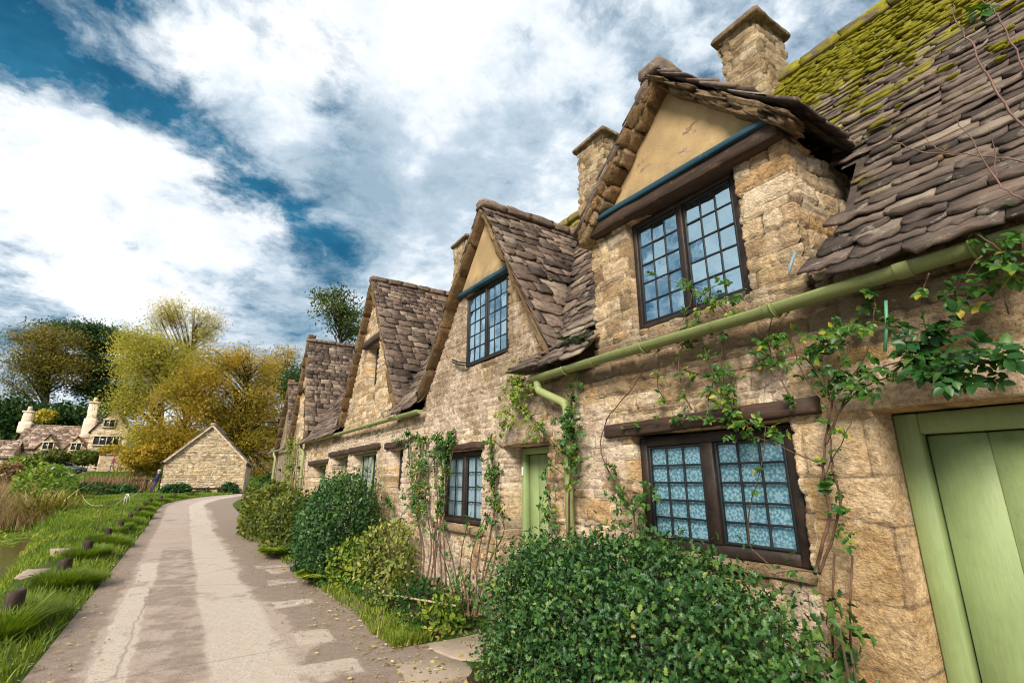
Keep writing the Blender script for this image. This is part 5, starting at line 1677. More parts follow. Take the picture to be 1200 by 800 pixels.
tag(mb.build('white_tape', flat_mat('white_tape', (.8, .8, .78), .5)), 'white tape knotted to a rusty rod on the grass bank', 'tape')
for i, (x, y, s, l) in enumerate([(-2.0, 12.6, (.35, .8, .08), 'flat pinkish stone slab in the grass bank near the stream'), (-2.2, 10.6, (.3, .4, .12), 'grey stone block at the foot of the grass bank'), (-2.05, 15.2, (.3, .4, .2), 'small dark stone in the grass behind the flat slab')]):
    mb = MB(); mb.rock((x, y, gz(x, y) + .0), s, .2 * i, 0, sph=.2, rough=.2); tag(mb.build('bank_stone', FLAG, None, True), l, 'stone', 'stones in the grass bank')


# ------------------------------------------------------------------ barn and the houses beyond
def gable_house(t, x0, x1, y0, y1, zb, ze, zr, axis='y', mat=STONE_B, holes=(), res=.06, over=.18, seed=1, crs=6, smat=SLATE_F, e=(.3, .2), w=(.5, .3), relief=.045):
    """stone house with a pitched roof; the ridge runs along the given axis; holes in the wall towards the camera (s from x0)"""
    mb = MB()
    if axis == 'y':
        xm, hw = (x0 + x1) / 2, (x1 - x0) / 2
        g = lambda x: ze + (zr - ze) * (1 - abs(x - xm) / hw)
        L1 = y1 - y0; Lf = x1 - x0

        def top(s):
            if L1 <= s <= L1 + Lf:
                return g(x0 + s - L1) - .05
            if s >= 2 * L1 + Lf:
                return g(x1 - (s - 2 * L1 - Lf)) - .05
            return ze - .05
        stone_wall(mb, [(x0, y1), (x0, y0), (x1, y0), (x1, y1), (x0, y1)], zb - .6, top, [(L1 + h[0] - x0, L1 + h[1] - x0, h[2], h[3]) for h in holes], res, crs, seed * 3.7, lambda u, v: (np.zeros_like(u), .1 + .16 * fbm(u * .5, v * .5, 5), np.ones_like(u)), relief, .25, .05)
    else:
        ym, hw = (y0 + y1) / 2, (y1 - y0) / 2; L1 = y1 - y0; Lf = x1 - x0
        gg = lambda y: ze + (zr - ze) * (1 - abs(y - ym) / hw)

        def top(s):
            if s <= L1:
                return gg(y1 - s) - .05
            if L1 + Lf <= s <= 2 * L1 + Lf:
                return gg(y0 + s - L1 - Lf) - .05
            return ze - .05
        stone_wall(mb, [(x0, y1), (x0, y0), (x1, y0), (x1, y1), (x0, y1)], zb - .6, top, [(L1 + h[0] - x0, L1 + h[1] - x0, h[2], h[3]) for h in holes], res, crs, seed * 3.7, lambda u, v: (np.zeros_like(u), .1 + .16 * fbm(u * .5, v * .5, 5), np.ones_like(u)), relief, .25, .05)
    mb.build('wall', mat, t, True)
    rb = MB(); nm = lambda c: .12
    if axis == 'y':
        for sg, xs in ((1, x0), (-1, x1)):
            sl = (zr - ze) / hw
            slates(rb, (xs - sg * over, y0 - over, ze - over * sl), (0, 1, 0), (sg, 0, 0), [(0, 0), (hw + over, zr - ze + over * sl)], y1 - y0 + 2 * over, e[0], e[1], None, w[0], w[1], (.03, .05), nm, .03, seed)
            rb.add([(xs - sg * over, y0 - .05, ze - over * sl - .03), (xs - sg * over, y1, ze - over * sl - .03), (xm, y1, zr - .03), (xm, y0 - .05, zr - .03)], [(0, 1, 2, 3)], (.2, 1, 0, 0))
        y = y0 - over
        while y < y1 + over:
            rb.rock(((x0 + x1) / 2, y + .3, zr + .05), (.32, .62, .16), a=(rng.uniform(.5, 1), 1, .1, 0), sph=.2); y += .6
    else:
        for sg, ys in ((1, y0), (-1, y1)):
            sl = (zr - ze) / hw
            slates(rb, (x0 - over, ys - sg * over, ze - over * sl), (1, 0, 0), (0, sg, 0), [(0, 0), (hw + over, zr - ze + over * sl)], x1 - x0 + 2 * over, e[0], e[1], None, w[0], w[1], (.03, .05), nm, .03, seed)
            rb.add([(x0, ys - sg * over, ze - over * sl - .03), (x1, ys - sg * over, ze - over * sl - .03), (x1, ym, zr - .03), (x0, ym, zr - .03)], [(0, 1, 2, 3)], (.2, 1, 0, 0))
        x = x0 - over
        while x < x1 + over:
            rb.rock((x + .3, (y0 + y1) / 2, zr + .05), (.62, .32, .16), a=(rng.uniform(.5, 1), 1, .1, 0), sph=.2); x += .6
    return rb.build('roof', smat, t)


def front_window(par, x0, x1, y, z0, z1, n, frame=STONE_H):
    """mullioned window in a wall that faces -y"""
    f = MB(); b = .09
    f.box(x0, x0 + b, y - .1, y + .12, z0, z1); f.box(x1 - b, x1, y - .1, y + .12, z0, z1)
    f.box(x0 - .12, x1 + .12, y - .14, y + .12, z1, z1 + .16); f.box(x0 - .1, x1 + .1, y - .14, y + .12, z0 - .12, z0)
    for k in range(1, n):
        xm = x0 + (x1 - x0) * k / n; f.box(xm - .05, xm + .05, y - .095, y + .12, z0 + .002, z1 - .002)
    o = f.build('window', frame, par)
    p = MB(); p.box(x0 + b + .002, x1 - b - .002, y - .04, y + .0, z0 + .003, z1 - .003); p.build('pane', DGLASS, o)
    return o


DGLASS = flat_mat('dark_window_glass', (.025, .03, .035), .12)
barn = thing('stone_barn', 'small pale stone barn with steep gable standing past the end of the lane', 'barn', (1.3, 46, .65)); barn.rotation_euler.z = R(-8)
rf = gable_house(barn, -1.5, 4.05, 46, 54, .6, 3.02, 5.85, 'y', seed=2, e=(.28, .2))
mb = MB()
for sg in (1, -1):
    x = -1.5 if sg > 0 else 4.05
    n = 18
    for k in range(n):
        s = (k + .5) / n; cx = x + sg * 2.775 * s; cz = 3.02 + 2.83 * s
        M = Matrix.Rotation(-sg * math.atan2(2.83, 2.775), 3, 'Y')
        mb.rock((cx, 45.93, cz - .07), (.25, .2, .13), a=(rng.uniform(.6, 1), 1, .1, .4), M=M, sph=.15)
mb.build('gable_coping', STONE_B, barn)

hz = 2.55
fh = thing('stone_house', 'distant pale stone house with long slate roof, two small dormers and a cross gable', 'house', (-13, 86, hz))
a = at_y(18, 525, 84); b = at_y(104, 525, 84)
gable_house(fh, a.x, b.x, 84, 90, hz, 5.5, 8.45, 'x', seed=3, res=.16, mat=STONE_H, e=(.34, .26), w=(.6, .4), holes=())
for i, px in enumerate((56, 89)):
    c = at_y(px, 525, 83.9).x
    mb = MB(); zt = 7.15 - .15 * i; hw = 1.05
    stone_wall(mb, [(c - hw, 85.5), (c - hw, 83.85), (c + hw, 83.85), (c + hw, 85.5)], 4.9, lambda s: 5.5 + (zt - 5.5) * (1 - abs(s - 1.65 - hw) / hw) if 1.65 < s < 1.65 + 2 * hw else 5.55, (), .16, 4, 9 + i, None, .03)
    d = mb.build('dormer', STONE_H, fh)
    mb = MB()
    for sg in (-1, 1):
        mb.add([(c + sg * (hw + .12), 83.7, 5.4), (c, 83.7, zt + .1), (c, 87.0, zt + .1), (c + sg * (hw + .12), 85.5, 5.4)], [(0, 1, 2, 3)], (.6, 1, 0, 0))
        mb.add([(c + sg * (hw + .12), 83.7, 5.32), (c, 83.7, zt + .02), (c, 87.0, zt + .02), (c + sg * (hw + .12), 85.5, 5.32)], [(0, 1, 2, 3)], (.6, 1, 0, 0))
    mb.build('dormer_roof', SLATE_F, d)
    front_window(fh, c - .55, c + .55, 83.8, 5.35, 6.15, 2)
for px in (48, 57):
    c = at_y(px, 545, 83.9).x; front_window(fh, c - .5, c + .5, 83.95, 3.35, 4.35, 2)
a2 = at_y(103, 520, 82).x; b2 = at_y(149, 520, 82).x
mb = MB()
wing = thing('stone_house', 'tall gabled stone house half hidden by the yellow willow, right of the long roof', 'house', (-9, 85, hz))
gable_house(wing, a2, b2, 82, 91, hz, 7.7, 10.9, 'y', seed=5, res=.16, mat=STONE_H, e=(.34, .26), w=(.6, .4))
c = at_y(126, 510, 81.9).x; front_window(wing, c - 1.35, c + 1.35, 81.95, 6.0, 7.0, 4)
c = at_y(129, 493, 81.9).x; front_window(wing, c - .6, c + .6, 81.95, 8.3, 9.1, 2)
c = at_y(125, 543, 81.9).x; front_window(wing, c - 1.2, c + 1.2, 81.95, 3.3, 4.4, 4)


def far_chimney(t, x, y, z0, z1, s):
    mb = MB(); mb.bbox(x - s, x + s, y - s, y + s, z0, z1 * .55 + z0 * .45, .05, seg=4, wob=.02, a=(.7, 1, .2, .5)); mb.bbox(x - s * .75, x + s * .75, y - s * .75, y + s * .75, z1 * .55 + z0 * .45, z1, .05, seg=4, wob=.02, a=(.7, 1, .2, .5))
    o = mb.build('chimney', STONE_H, t)
    mb = MB(); mb.bbox(x - s * .95, x + s * .95, y - s * .95, y + s * .95, z1, z1 + .2, .04, a=(.6, 1, .3, .5)); mb.tube([(x, y, z1 + .2), (x, y, z1 + .8)], [.25, .2], 10); mb.build('chimney_cap', STONE_H, o)


p = at_y(31, 495, 87); far_chimney(fh, p.x, 87, 7.4, 10.0, .6)
p = at_y(106, 490, 86); far_chimney(wing, p.x + .1, 86.0, 7.0, 11.6, .65)
an = thing('stone_shed', 'low dark-roofed outbuilding at the far left edge beside the distant house', 'outbuilding', (-21, 80, hz))
p = at_y(17, 520, 80).x
gable_house(an, p - 9, p, 80, 85, hz, 4.2, 6.1, 'x', seed=6, mat=STONE_H, res=.2, e=(.36, .28), w=(.6, .4))
fw_ = thing('garden_wall', 'long grey stone garden wall behind the two walkers', 'wall', (-6, 74, 2.5))
mb = MB(); p0, p1 = at_y(114, 545, 74).x, at_y(163, 545, 74).x
stone_wall(mb, [(p0, 74), (p1, 74)], 2.0, lambda s: 4.45, (), .16, 4, 3, None, .04, .4, .05); mb.build('wall', STONE, fw_)
mb = MB(); x = p0
while x < p1:
    mb.rock((x + .3, 74.2, 4.5), (.62, .55, .16), sph=.15); x += .6
mb.build('coping', CAPST, fw_)
dc = thing('stone_house', 'sliver of a pale distant cottage seen between the barn trees and the last cottage', 'house', (10, 74, 2.5))
gable_house(dc, 7.2, 15, 74, 80, 2.5, 4.6, 7.0, 'x', seed=8, mat=STONE_H, res=.2, e=(.36, .28), w=(.6, .4))

# rails by the barn
for i, (xa, xb, y, h, l) in enumerate([(at_y(222, 578, 45.2).x, at_y(263, 578, 45.2).x, 44.7, .45, 'low wooden rail in front of the barn gable'), (at_y(152, 573, 47).x, at_y(188, 573, 47).x, 47.0, 1.05, 'wooden rail fence left of the barn behind the leaning person')]):
    t = thing('rail_fence', l, 'fence', ((xa + xb) / 2, y, gz(xa, y)))
    mb = MB(); z = gz((xa + xb) / 2, y)
    mb.bbox(xa, xb, y - .03, y + .03, z + h - .12, z + h, .01, seg=5, wob=.01); mb.build('rail', POSTM, t)
    for k in range(3):
        x = xa + .1 + (xb - xa - .2) * k / 2
        mb = MB(); mb.bbox(x - .05, x + .05, y + .033, y + .13, z - .2, z + h + .06, .01, wob=.004, seg=2); mb.build('post', POSTM, t)

# ------------------------------------------------------------------ people and the car
SKINM = flat_mat('skin', (.50, .28, .19), .6); HAIRW = flat_mat('white_hair', (.6, .58, .55), .8); HAIRD = flat_mat('dark_hair', (.05, .03, .02), .8)
SHOE = flat_mat('dark_shoe', (.03, .028, .026), .6)


def person(loc, rot, label, top, legs, hair, pose, tall=1.68):
    """one continuous body grown by a skin modifier from a posed skeleton; facing +x before the turn"""
    k = tall / 1.7; J = []; E = []

    def j(p, r, m, par=None):
        J.append((Vector(p) * k, r * k, m))
        if par is not None:
            E.append((par, len(J) - 1))
        return len(J) - 1
    pel = j((0, 0, .93), .135, 1)
    lean = pose.get('lean', 0)
    ch = j((lean * .25, 0, 1.16), .125, 0, pel); sh = j((lean * .48, 0, 1.38), .125, 0, ch); ne = j((lean * .55, 0, 1.49), .052, 2, sh)
    he = j((lean * .57 + .01, 0, 1.58), .092, 2, ne); j((lean * .57 + .015, 0, 1.68), .072, 2, he)
    for sg in (-1, 1):
        kn, ft = pose['legs'][0 if sg < 0 else 1]
        hp = j((0, sg * .09, .88), .095, 1, pel); k1 = j((kn[0], sg * .1, kn[1]), .062, 1, hp); k2 = j((ft[0], sg * .11, ft[1] + .09), .042, 1, k1)
        j((ft[0] + .02, sg * .115, ft[1] + .045), .042, 3, k2); j((ft[0] + .17, sg * .13, ft[1] + .03), .035, 3, len(J) - 1)
        el, ha = pose['arms'][0 if sg < 0 else 1]
        s1 = j((lean * .46, sg * .17, 1.37), .062, 0, sh); e1 = j((el[0], sg * el[1], el[2]), .046, 0, s1); w1 = j((ha[0], sg * ha[1], ha[2]), .034, 0, e1)
        d = (Vector(ha) - Vector(el)); d = Vector((d.x, sg * d.y, d.z)).normalized()
        pm = Vector((ha[0], sg * ha[1], ha[2])) + d * .07; pi = j(pm, .034, 2, w1)
        sd = d.cross(Vector((0, 1, 0))); sd = sd.normalized() if sd.length > .1 else Vector((1, 0, 0))
        for f in range(4):
            q = pm + d * .045 + sd * (.024 * (f - 1.5)); a = j(q, .010, 2, pi); j(q + d * (.05 + .012 * (1.5 - abs(f - 1.5))) + Vector((.008, 0, 0)), .008, 2, a)
        j(pm + sd * .06 + d * .02, .010, 2, pi)
    me = bpy.data.meshes.new('person'); me.from_pydata([q[0] for q in J], E, [])
    o = bpy.data.objects.new('person_raw', me); COL.objects.link(o)
    md = o.modifiers.new('skin', 'SKIN'); md.use_smooth_shade = True
    for i, q in enumerate(J):
        me.skin_vertices[0].data[i].radius = (q[1], q[1] * (1.25 if i in (sh, ch, pel) else 1))
    me.skin_vertices[0].data[0].use_root = True
    o.modifiers.new('sub', 'SUBSURF').levels = 1; o.modifiers['sub'].render_levels = 1
    dg = bpy.context.evaluated_depsgraph_get(); m2 = bpy.data.meshes.new_from_object(o.evaluated_get(dg))
    bpy.data.objects.remove(o)
    m2.name = 'person'; m2.materials.clear()
    for m in (top, legs, SKINM, SHOE):
        m2.materials.append(m)
    JP = np.array([q[0] for q in J]); JM = np.array([q[2] for q in J])
    for pg in m2.polygons:
        pg.use_smooth = True
        pg.material_index = int(JM[np.argmin(((JP - np.array(pg.center)) ** 2).sum(1))])
    b = bpy.data.objects.new('person', m2); COL.objects.link(b); b.location = loc; b.rotation_euler = (0, 0, rot)
    tag(b, label, 'person')
    hb = MB(); c = J[he][0] + Vector((-.025, 0, .055)) * k
    V = ROCKV / np.linalg.norm(ROCKV, axis=1)[:, None] * np.array([.115, .098, .105]) * k
    V = V[:, :] + np.array(c); V[:, 2] = np.where(V[:, 0] > c.x + .03, np.maximum(V[:, 2], c.z + .02), V[:, 2])
    hb.add(V, ROCKF); h = hb.build('hair', hair, None, True); h.parent = b
    fb = MB(); f0 = J[he][0]
    for sg in (-1, 1):
        fb.rock(f0 + Vector((.092, sg * .032, .035)) * k, (.018, .026, .014), sph=.9, rough=0)
    f = fb.build('eyes', HAIRD, None, True); f.parent = b
    fb = MB(); fb.rock(f0 + Vector((.102, 0, .005)) * k, (.04, .028, .045), sph=.7, rough=0)
    for sg in (-1, 1):
        fb.rock(f0 + Vector((0, sg * .092, .01)) * k, (.04, .018, .06), sph=.8, rough=0)
    f = fb.build('nose', SKINM, None, True); f.parent = b
    fb = MB(); fb.rock(f0 + Vector((.092, 0, -.035)) * k, (.012, .045, .012), sph=.7, rough=0); f = fb.build('mouth', flat_mat('lips', (.35, .12, .1), .6), None, True); f.parent = b
    return b


walk = dict(lean=.1, legs=[((.16, .5), (.12, 0)), ((-.02, .48), (-.26, .02))], arms=[((.02, .24, 1.1), (.12, .22, .88)), ((-.06, .24, 1.1), (-.02, .23, .86))])
rest = dict(lean=-.12, legs=[((.16, .5), (.24, 0)), ((.12, .5), (.16, 0))], arms=[((.02, .26, 1.14), (.22, .16, 1.0)), ((.02, .26, 1.14), (.24, .14, .96))])
p = at_y(132, 545, 70.5); person((p.x, 70.5, gz(p.x, 70.5)), R(190), 'distant walker in a red jacket in front of the grey garden wall', flat_mat('red_jacket', (.42, .02, .03), .7), flat_mat('blue_jeans', (.05, .07, .13), .8), HAIRD, walk)
p = at_y(140.5, 545, 70.5); person((p.x, 70.5, gz(p.x, 70.5)), R(185), 'distant walker in a yellow jacket in front of the grey garden wall', flat_mat('yellow_jacket', (.62, .42, .03), .7), flat_mat('grey_trousers', (.08, .08, .09), .8), HAIRD, walk, 1.62)
person((-1.72, 45.3, gz(-1.72, 45.3)), R(195), 'white-haired person in a navy jacket and purple trousers leaning by the barn corner', flat_mat('navy_jacket', (.02, .028, .07), .8), flat_mat('purple_trousers', (.075, .035, .11), .8), HAIRW, rest, 1.7)


def car(loc, rot):
    t = thing('parked_car', 'silver-blue car parked before the distant stone house, half hidden by shrubs', 'car', loc); t.rotation_euler = (0, 0, rot)
    BODY = flat_mat('silver_paint', (.42, .50, .56), .25, .5, .5, .05); TYRE = flat_mat('tyre_rubber', (.02, .02, .02), .8); RIM = flat_mat('wheel_rim', (.4, .4, .42), .35, .8)
    prof = [(-2.05, .35), (-2.1, .6), (-2.0, .88), (-1.75, .95), (-1.3, 1.36), (-.6, 1.46), (.35, 1.42), (.95, 1.0), (1.75, .86), (2.05, .68), (2.08, .35)]

    def ext(pr, w0, w1, zmid):
        V = []; n = len(pr)
        for y in (-1, 1):
            for x, z in pr:
                w = w0 if z < zmid else w0 + (w1 - w0) * min(1, (z - zmid) / .5)
                V.append((x, y * w, z))
        return V, [tuple(range(n))[::-1], tuple(range(n, 2 * n))] + [(i, (i + 1) % n, n + (i + 1) % n, n + i) for i in range(n)]
    def loc_build(mb, name, mat, par):
        o = mb.build(name, mat, None); o.parent = par; return o
    mb = MB(); mb.add(*ext(prof, .86, .66, .95)); body = loc_build(mb, 'body', BODY, t)
    mb = MB()
    for sg in (-1, 1):
        for pr in ([(-1.2, 1.0), (-1.05, 1.3), (-.35, 1.38), (-.35, 1.0)], [(-.28, 1.0), (-.28, 1.38), (.3, 1.34), (.78, 1.0)]):
            V = [(x, sg * (.86 - .2 * (z - .95) / .5 + .012), z) for x, z in pr]; V2 = [(x, y - sg * .02, z) for x, y, z in V]
            mb.add(V + V2, [(0, 1, 2, 3), (7, 6, 5, 4), (0, 4, 5, 1), (1, 5, 6, 2), (2, 6, 7, 3), (3, 7, 4, 0)])
    for xa, za, xb, zb in ((.42, 1.40, .93, 1.03), (-1.36, 1.32, -1.72, .98)):
        e = .015 if xa > 0 else -.015
        V = [(xa + e, -.6, za + .012), (xa + e, .6, za + .012), (xb + e, .76, zb + .012), (xb + e, -.76, zb + .012)]
        mb.add(V + [(x - e, y, z - .03) for x, y, z in V], [(0, 1, 2, 3), (7, 6, 5, 4), (0, 4, 5, 1), (1, 5, 6, 2), (2, 6, 7, 3), (3, 7, 4, 0)])
    loc_build(mb, 'car_window', DGLASS, t)
    for x in (-1.3, 1.3):
        for y in (-.78, .78):
            mb = MB(); mb.tube([(x, y - .1, .32), (x, y + .1, .32)], .32, 18); wl = loc_build(mb, 'wheel', TYRE, t)
            mb = MB(); mb.tube([(x, y - .108, .32), (x, y + .108, .32)], .2, 14); loc_build(mb, 'rim', RIM, wl)
    for y in (-.62, .62):
        mb = MB(); mb.rock((2.03, y, .68), (.12, .3, .14), sph=.4, rough=0); loc_build(mb, 'headlight', flat_mat('lamp_glass', (.7, .7, .7), .1), t)


p = at_y(76, 548, 79); car((p.x, 79, gz(p.x, 79) + .25), R(8))


# ------------------------------------------------------------------ trees
def tree(name, label, base, envs, n, size, mat, trunk=.35, tpl=DIAM, clump=(1.2, 1.2, .8), group=None, up=.2, twig=1.0, cat='tree', fork=.35, droop=0.0, steep=0.0):
    x, y = base; zb = gz(x, y); t = thing(name, label, cat, (x, y, zb), group)
    top = max(e[2] + e[5] * .7 for e in envs)
    ax = [(x, y, zb - .3)]; cx = np.mean([e[0] for e in envs]); cy = np.mean([e[1] for e in envs])
    for k in range(1, 8):
        s = k / 7; ax.append((x + (cx - x) * s * .8 + rng.normal(0, .12), y + (cy - y) * s * .8 + rng.normal(0, .12), zb + (top - zb) * s))
    mb = MB(); mb.tube(ax, list(trunk * (1 - np.linspace(0, 1, 8)) ** .8 + .03), 10)
    LP = []; LR = []; LW = []
    axa = np.array(ax)
    for (ex, ey, ez, rx, ry, rz, nc) in envs:
        d = rdir(nc); q = d * (rng.random(nc) ** .45)[:, None] * np.array([rx, ry, rz]) + np.array([ex, ey, ez])
        for c in q:
            h = np.hypot(c[0] - x, c[1] - y); z0 = np.clip(c[2] - h * (.75 - droop + steep) - .5, zb + (top - zb) * fork * .6, top)
            s = np.array([np.interp(z0, axa[:, 2], axa[:, 0]), np.interp(z0, axa[:, 2], axa[:, 1]), z0])
            m_ = s * .45 + c * .55 + np.array([0, 0, .12 * h]); r = trunk * .26 * twig
            if np.linalg.norm(c - s) > .3:
                mb.tube([s, m_, c], [r, r * .55, r * .15], 5)
                for _ in range(3):
                    e = c + rng.normal(0, 1, 3) * np.array(clump) * 1.1; mb.tube([m_ * .4 + c * .6, c * .5 + e * .5 + rng.normal(0, .1, 3), e], [r * .3, r * .2, .01], 4)
            LP.append(c); LR.append(rng.random()); LW.append(1)
    mb.build('trunk', BARK, t)
    LP = np.array(LP); k = rng.integers(0, len(LP), n)
    off = rng.normal(0, 1, (n, 3)) * np.array(clump); off[:, 2] -= droop * 1.5 * np.abs(rng.normal(0, 1, n))
    # break the clumps up into sprays
    P = LP[k] + off; sp = rng.integers(0, 24, n); g2 = np.random.default_rng(3)
    P += (g2.normal(0, .35, (24, 3)) * np.array(clump))[sp]
    D = rdir(n, -droop); Nn = rdir(n, 1.0)
    rn = np.clip(np.array(LR)[k] * .6 + .2 + rng.normal(0, .10, n), 0, 1)
    mb = MB(); leaves(mb, P, D, Nn, size * rng.uniform(.6, 1.4, n), tpl, rn); mb.build('crown', mat, t)
    return t


def env(px, py, Y, rpx, rpy, n, ry=None):
    c = at_y(px, py, Y); s = (at_y(px + 10, py, Y) - c).length / 10
    return (c.x, c.y, c.z, rpx * s, (ry or rpx * .8) * s, rpy * s, n)


b = at_y(108, 500, 112)
tree('cedar_tree', 'dark green flat-topped cedar behind the distant house', (b.x, 112), [env(108, 390, 112, 40, 9, 34), env(125, 405, 112, 32, 12, 26), env(112, 430, 112, 36, 14, 30), env(118, 455, 112, 26, 14, 20)], 38000, .36, CEDAR, .9, DIAM, (1.7, 1.7, .35), droop=-.1)
b = at_y(55, 505, 106)
tree('cedar_tree', 'airy bronze-green spreading cedar at the far left edge', (b.x, 106), [env(58, 400, 106, 46, 18, 34), env(36, 425, 106, 42, 22, 26), env(72, 432, 106, 38, 24, 26), env(28, 452, 106, 34, 18, 16)], 26000, .25, CEDARY, .6, DIAM, (1.25, 1.25, .7), droop=-.1)
b = at_y(185, 540, 80)
tree('willow_tree', 'pale yellow willow hanging over the tall gabled house', (b.x, 80), [env(180, 430, 80, 52, 36, 44), env(158, 466, 80, 26, 20, 16), env(180, 405, 80, 42, 20, 24), env(180, 505, 80, 22, 16, 10), env(225, 440, 80, 36, 40, 26)], 46000, .22, WILL, .4, DIAM, (.9, .9, .8), droop=.25)
b = at_y(215, 540, 95)
tree('poplar_tree', 'tall thin golden tree with see-through crown, highest in the wood', (b.x, 95), [env(205, 368, 95, 26, 18, 20), env(235, 380, 95, 26, 26, 24), env(215, 405, 95, 40, 22, 16), env(188, 378, 95, 16, 18, 9), env(252, 392, 95, 14, 22, 9)], 14000, .21, GOLD, .4, DIAM, (.8, .8, .8), twig=.8, fork=.75, steep=.9)
b = at_y(282, 565, 66)
tree('maple_tree', 'broad orange-brown autumn maple right behind the barn', (b.x, 66), [env(285, 450, 66, 52, 50, 60), env(260, 425, 66, 34, 28, 24), env(310, 470, 66, 36, 46, 34), env(300, 525, 66, 40, 24, 30), env(305, 550, 66, 30, 16, 16), env(265, 500, 66, 30, 30, 24), env(246, 484, 66, 22, 22, 18)], 36000, .21, AUTUMN, .38, DIAM, (.8, .8, .55))
b = at_y(215, 565, 64)
tree('maple_tree', 'orange-brown autumn maple left of the barn, below the willow', (b.x, 64), [env(215, 490, 64, 42, 44, 44), env(235, 455, 64, 34, 30, 24), env(185, 525, 64, 36, 26, 26), env(172, 545, 64, 22, 12, 12)], 27000, .21, AUTUMN, .3, DIAM, (.75, .75, .5))
b = at_y(335, 565, 72)
tree('maple_tree', 'thin-crowned tawny tree at the right edge of the wood, next to the last cottage', (b.x, 72), [env(325, 440, 72, 26, 22, 20), env(320, 490, 72, 30, 40, 24), env(335, 420, 72, 14, 18, 8)], 13000, .20, AUTUMN, .25, DIAM, (.8, .8, .6), twig=1.2)
b = at_y(350, 520, 60)
tree('green_tree', 'dark green tree peeping out behind the last cottage', (b.x, 60), [env(350, 445, 60, 18, 20, 14), env(352, 480, 60, 20, 26, 12)], 6000, .24, WOODG, .25, DIAM, (.6, .6, .5))
c0 = at_y(398, 400, 33)
tree('green_tree', 'thin green and yellow tree rising behind the roof of the fourth cottage', (c0.x + .6, 33), [env(398, 362, 33, 26, 24, 22), env(410, 385, 33, 24, 20, 14), env(378, 350, 33, 10, 8, 4)], 3600, .17, leaf_mat('ash_leaf', [(0, (.03, .06, .01)), (.6, (.08, .12, .02)), (1, (.26, .24, .04))], .5, .35), .16, OVAL, (.33, .33, .25), twig=1.2, fork=.7)
for i, (px, py, Y, rx, ry, n, m, l) in enumerate([(12, 490, 104, 34, 26, 5200, WOODG, 'dark green leafy tree at the left edge behind the outbuilding'), (75, 490, 100, 26, 16, 3600, WOODG, 'round dark green tree behind the long slate roof'), (140, 470, 108, 30, 26, 4200, WOODG, 'dark green tree behind the tall gabled house')]):
    e = env(px, py, Y, rx, ry, 26); tree('green_tree', l, (e[0], Y), [e], n, .5, m, .3, DIAM, (1.2, 1.2, .8))
e = env(54, 488, 97, 13, 9, 10)
bush('golden_shrub', 'rounded bright yellow shrub just above the long slate roof', 'bush', (e[0], 97, e[2]), (e[3], e[3], e[5]), 1500, DIAM, .5, GOLD, stems=5, pw=2)
for i, (px, py, Y, rx, ry, m, l) in enumerate([(25, 545, 72, 18, 7, LIME, 'yellow-green shrub before the left end of the distant house'), (62, 536, 76, 20, 6, OLIVE, 'olive hedge shrub under the first small dormer'), (100, 536, 76, 18, 6, OLIVE, 'olive hedge shrub under the second small dormer'), (135, 530, 79, 20, 6, AUTUMN, 'russet creeper-clad shrub below the tall gabled house'), (165, 535, 62, 22, 14, AUTUMN, 'low brown autumn shrub right of the garden wall'), (45, 560, 62, 16, 9, REEDM, 'brown bramble bush beyond the reeds on the left'), (8, 555, 58, 20, 16, REEDM, 'pinkish-brown bramble bush at the left edge')]):
    e = env(px, py, Y, rx, ry, 1); bush('garden_shrub', l, 'bush', (e[0], Y, e[2]), (e[3], e[3], max(e[5], .8)), 1700, DIAM, .3, m, stems=5, pw=2.2)

# ------------------------------------------------------------------ camera, light, sky
cd = bpy.data.cameras.new('camera'); cam = bpy.data.objects.new('camera', cd); COL.objects.link(cam)
cd.sensor_fit = 'HORIZONTAL'; cd.sensor_width = 36; cd.lens = 36 * FPX / 1200; cd.clip_start = .05; cd.clip_end = 5000
cam.location = (0, 0, EYE); cam.rotation_euler = (math.pi / 2 + TILT, 0, -HEAD)
scn.camera = cam

SUN_DIR = Vector((-.66, -.50, .58)).normalized()   # towards the sun
sl = bpy.data.lights.new('sun', 'SUN'); sl.energy = 3.0; sl.angle = R(22); sl.color = (1, .93, .80)
so = bpy.data.objects.new('sun', sl); COL.objects.link(so)
so.rotation_euler = SUN_DIR.to_track_quat('Z', 'Y').to_euler()

wd = bpy.data.worlds.new('World'); scn.world = wd; wd.use_nodes = True
nt = wd.node_tree; nt.nodes.clear()


class Sky(Mat):
    def __init__(s):
        s.nt = nt; s.out = nt.nodes.new('ShaderNodeOutputWorld')
        s.pos = nt.nodes.new('ShaderNodeTexCoord').outputs['Generated']


w = Sky()
sky = nn(nt, 'ShaderNodeTexSky', sky_type='NISHITA', sun_disc=False, sun_elevation=math.asin(SUN_DIR.z), sun_rotation=math.atan2(SUN_DIR.x, SUN_DIR.y), altitude=100, air_density=1.0, dust_density=.6, ozone_density=3.0).outputs[0]
sx = nn(nt, 'ShaderNodeSeparateXYZ', {0: w.pos})
den = w.math('ADD', w.math('MAXIMUM', sx.outputs[2], 0), .22)
cp = nn(nt, 'ShaderNodeCombineXYZ', {0: w.math('DIVIDE', sx.outputs[0], den), 1: w.math('DIVIDE', sx.outputs[1], den), 2: 0.0}).outputs[0]


def blob(px, py, k, wt):
    d = Vector(ray(px, py)).normalized()
    dt = nn(nt, 'ShaderNodeVectorMath', {0: w.pos, 1: tuple(d)}, operation='DOT_PRODUCT').outputs['Value']
    e = w.math('EXPONENT', w.math('MULTIPLY', w.math('SUBTRACT', dt, 1.0), float(k)))
    return w.math('MULTIPLY', e, float(wt))


def total(base, items):
    t = base
    for it in items:
        t = w.math('ADD', t, blob(*it))
    return t


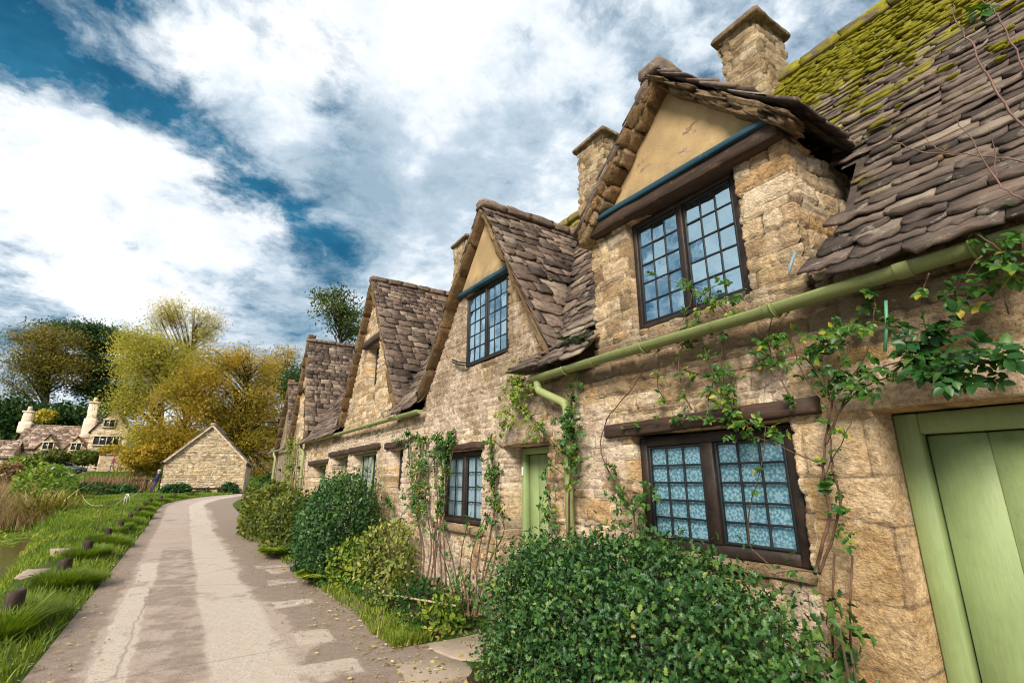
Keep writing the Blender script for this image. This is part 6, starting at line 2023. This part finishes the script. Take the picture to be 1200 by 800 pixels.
warp = nn(nt, 'ShaderNodeTexNoise', {'Vector': cp, 'Scale': 2.2, 'Detail': 6, 'Roughness': .6}).outputs[1]
cpw = nn(nt, 'ShaderNodeMixRGB', {'Fac': .16, 'Color1': cp, 'Color2': warp}, blend_type='ADD').outputs[0]
n1 = w.noise(1.9, 9, .62, cpw)
n2 = w.noise(5.0, 8, .62, cpw)
# where the gaps of blue lie (minus) and where the cloud is solid (plus)
cov = total(w.math('ADD', w.math('MULTIPLY', w.math('SUBTRACT', n1, .5), 2.0), w.math('ADD', .95, w.math('MULTIPLY', w.math('SUBTRACT', n2, .5), 3.4))), [
    (-30, 60, 300, -.6), (30, 58, 600, -.55), (90, 78, 700, -.6), (148, 15, 900, -.8), (150, 112, 800, -.7), (110, 112, 1200, -.3), (200, 142, 800, -.8), (250, 178, 800, -.85), (290, 212, 800, -.9),
    (330, 248, 800, -.9), (365, 272, 700, -.8), (400, 290, 900, -.5), (212, 62, 1500, -.5), (400, 65, 1500, -.75), (388, 122, 1100, -.65), (360, 10, 1500, -.4), (55, 350, 900, -.35), (230, 90, 900, -.1),
    (10, 15, 500, -.2), (48, 18, 1200, .45), (135, 55, 1200, .5), (165, 92, 1500, .35), (60, 145, 300, .5), (150, 200, 350, .5), (230, 275, 350, .45), (60, 270, 90, .5), (250, 330, 60, .4),
    (270, 90, 500, .4), (310, 150, 500, .45), (350, 180, 700, .3), (450, 50, 80, .5), (560, 100, 40, .5), (480, 220, 60, .35), (620, 260, 30, .4)])
cov = w.math('ADD', cov, blob(1100, 100, 4, .3))
n3 = w.noise(13, 7, .65, cpw)
cov = w.math('ADD', cov, w.math('MULTIPLY', w.math('SUBTRACT', n3, .5), 2.0))
f = w.ramp(w.math('MULTIPLY', cov, .6), [(.02, 0), (.22, .2), (.44, .62), (.76, 1)])
# brightness of the cloud itself
lum = total(w.math('ADD', w.math('MULTIPLY', w.math('SUBTRACT', n2, .5), 1.3), w.math('MULTIPLY', w.math('SUBTRACT', n1, .5), 1.0)), [
    (80, 250, 60, .24), (200, 330, 60, .12), (500, 70, 90, .35), (330, 60, 150, .2), (620, 60, 60, .1), (460, 200, 60, -.20), (560, 150, 50, -.1), (340, 385, 200, -.25), (20, 380, 200, -.15), (900, 40, 20, .1), (420, 250, 90, -.12)])
cc = w.ramp(w.math('ADD', lum, .45), [(.1, (.30, .42, .52)), (.38, (.50, .60, .70)), (.55, (.76, .82, .88)), (.75, (.97, .98, 1.0)), (1, (1.03, 1.03, 1.03))])
cc = w.mix(1, cc, (6.2, 6.2, 6.2), 'MULTIPLY')
blue = w.mix(1, sky, (.30, .90, .86), 'MULTIPLY')
blue = w.mix(.75, blue, w.mix(w.ramp(n2, [(.3, 0), (.75, 1)]), (.01, .30, .75), (.22, 1.3, 2.2)))
col = w.mix(f, blue, cc)
bg = nn(nt, 'ShaderNodeBackground', {'Color': col, 'Strength': .1}).outputs[0]
nt.links.new(bg, w.out.inputs[0])

scn.view_settings.view_transform = 'Standard'; scn.view_settings.look = 'None'
scn.view_settings.exposure = 0.92; scn.view_settings.gamma = 1; scn.view_settings.use_curve_mapping = False
scn.cycles.filter_width = 1.05; scn.cycles.use_denoising = True; scn.cycles.max_bounces = 6; scn.cycles.transparent_max_bounces = 12
scn.cycles.diffuse_bounces = 3; scn.cycles.glossy_bounces = 3; scn.cycles.use_adaptive_sampling = True; scn.cycles.adaptive_threshold = .02
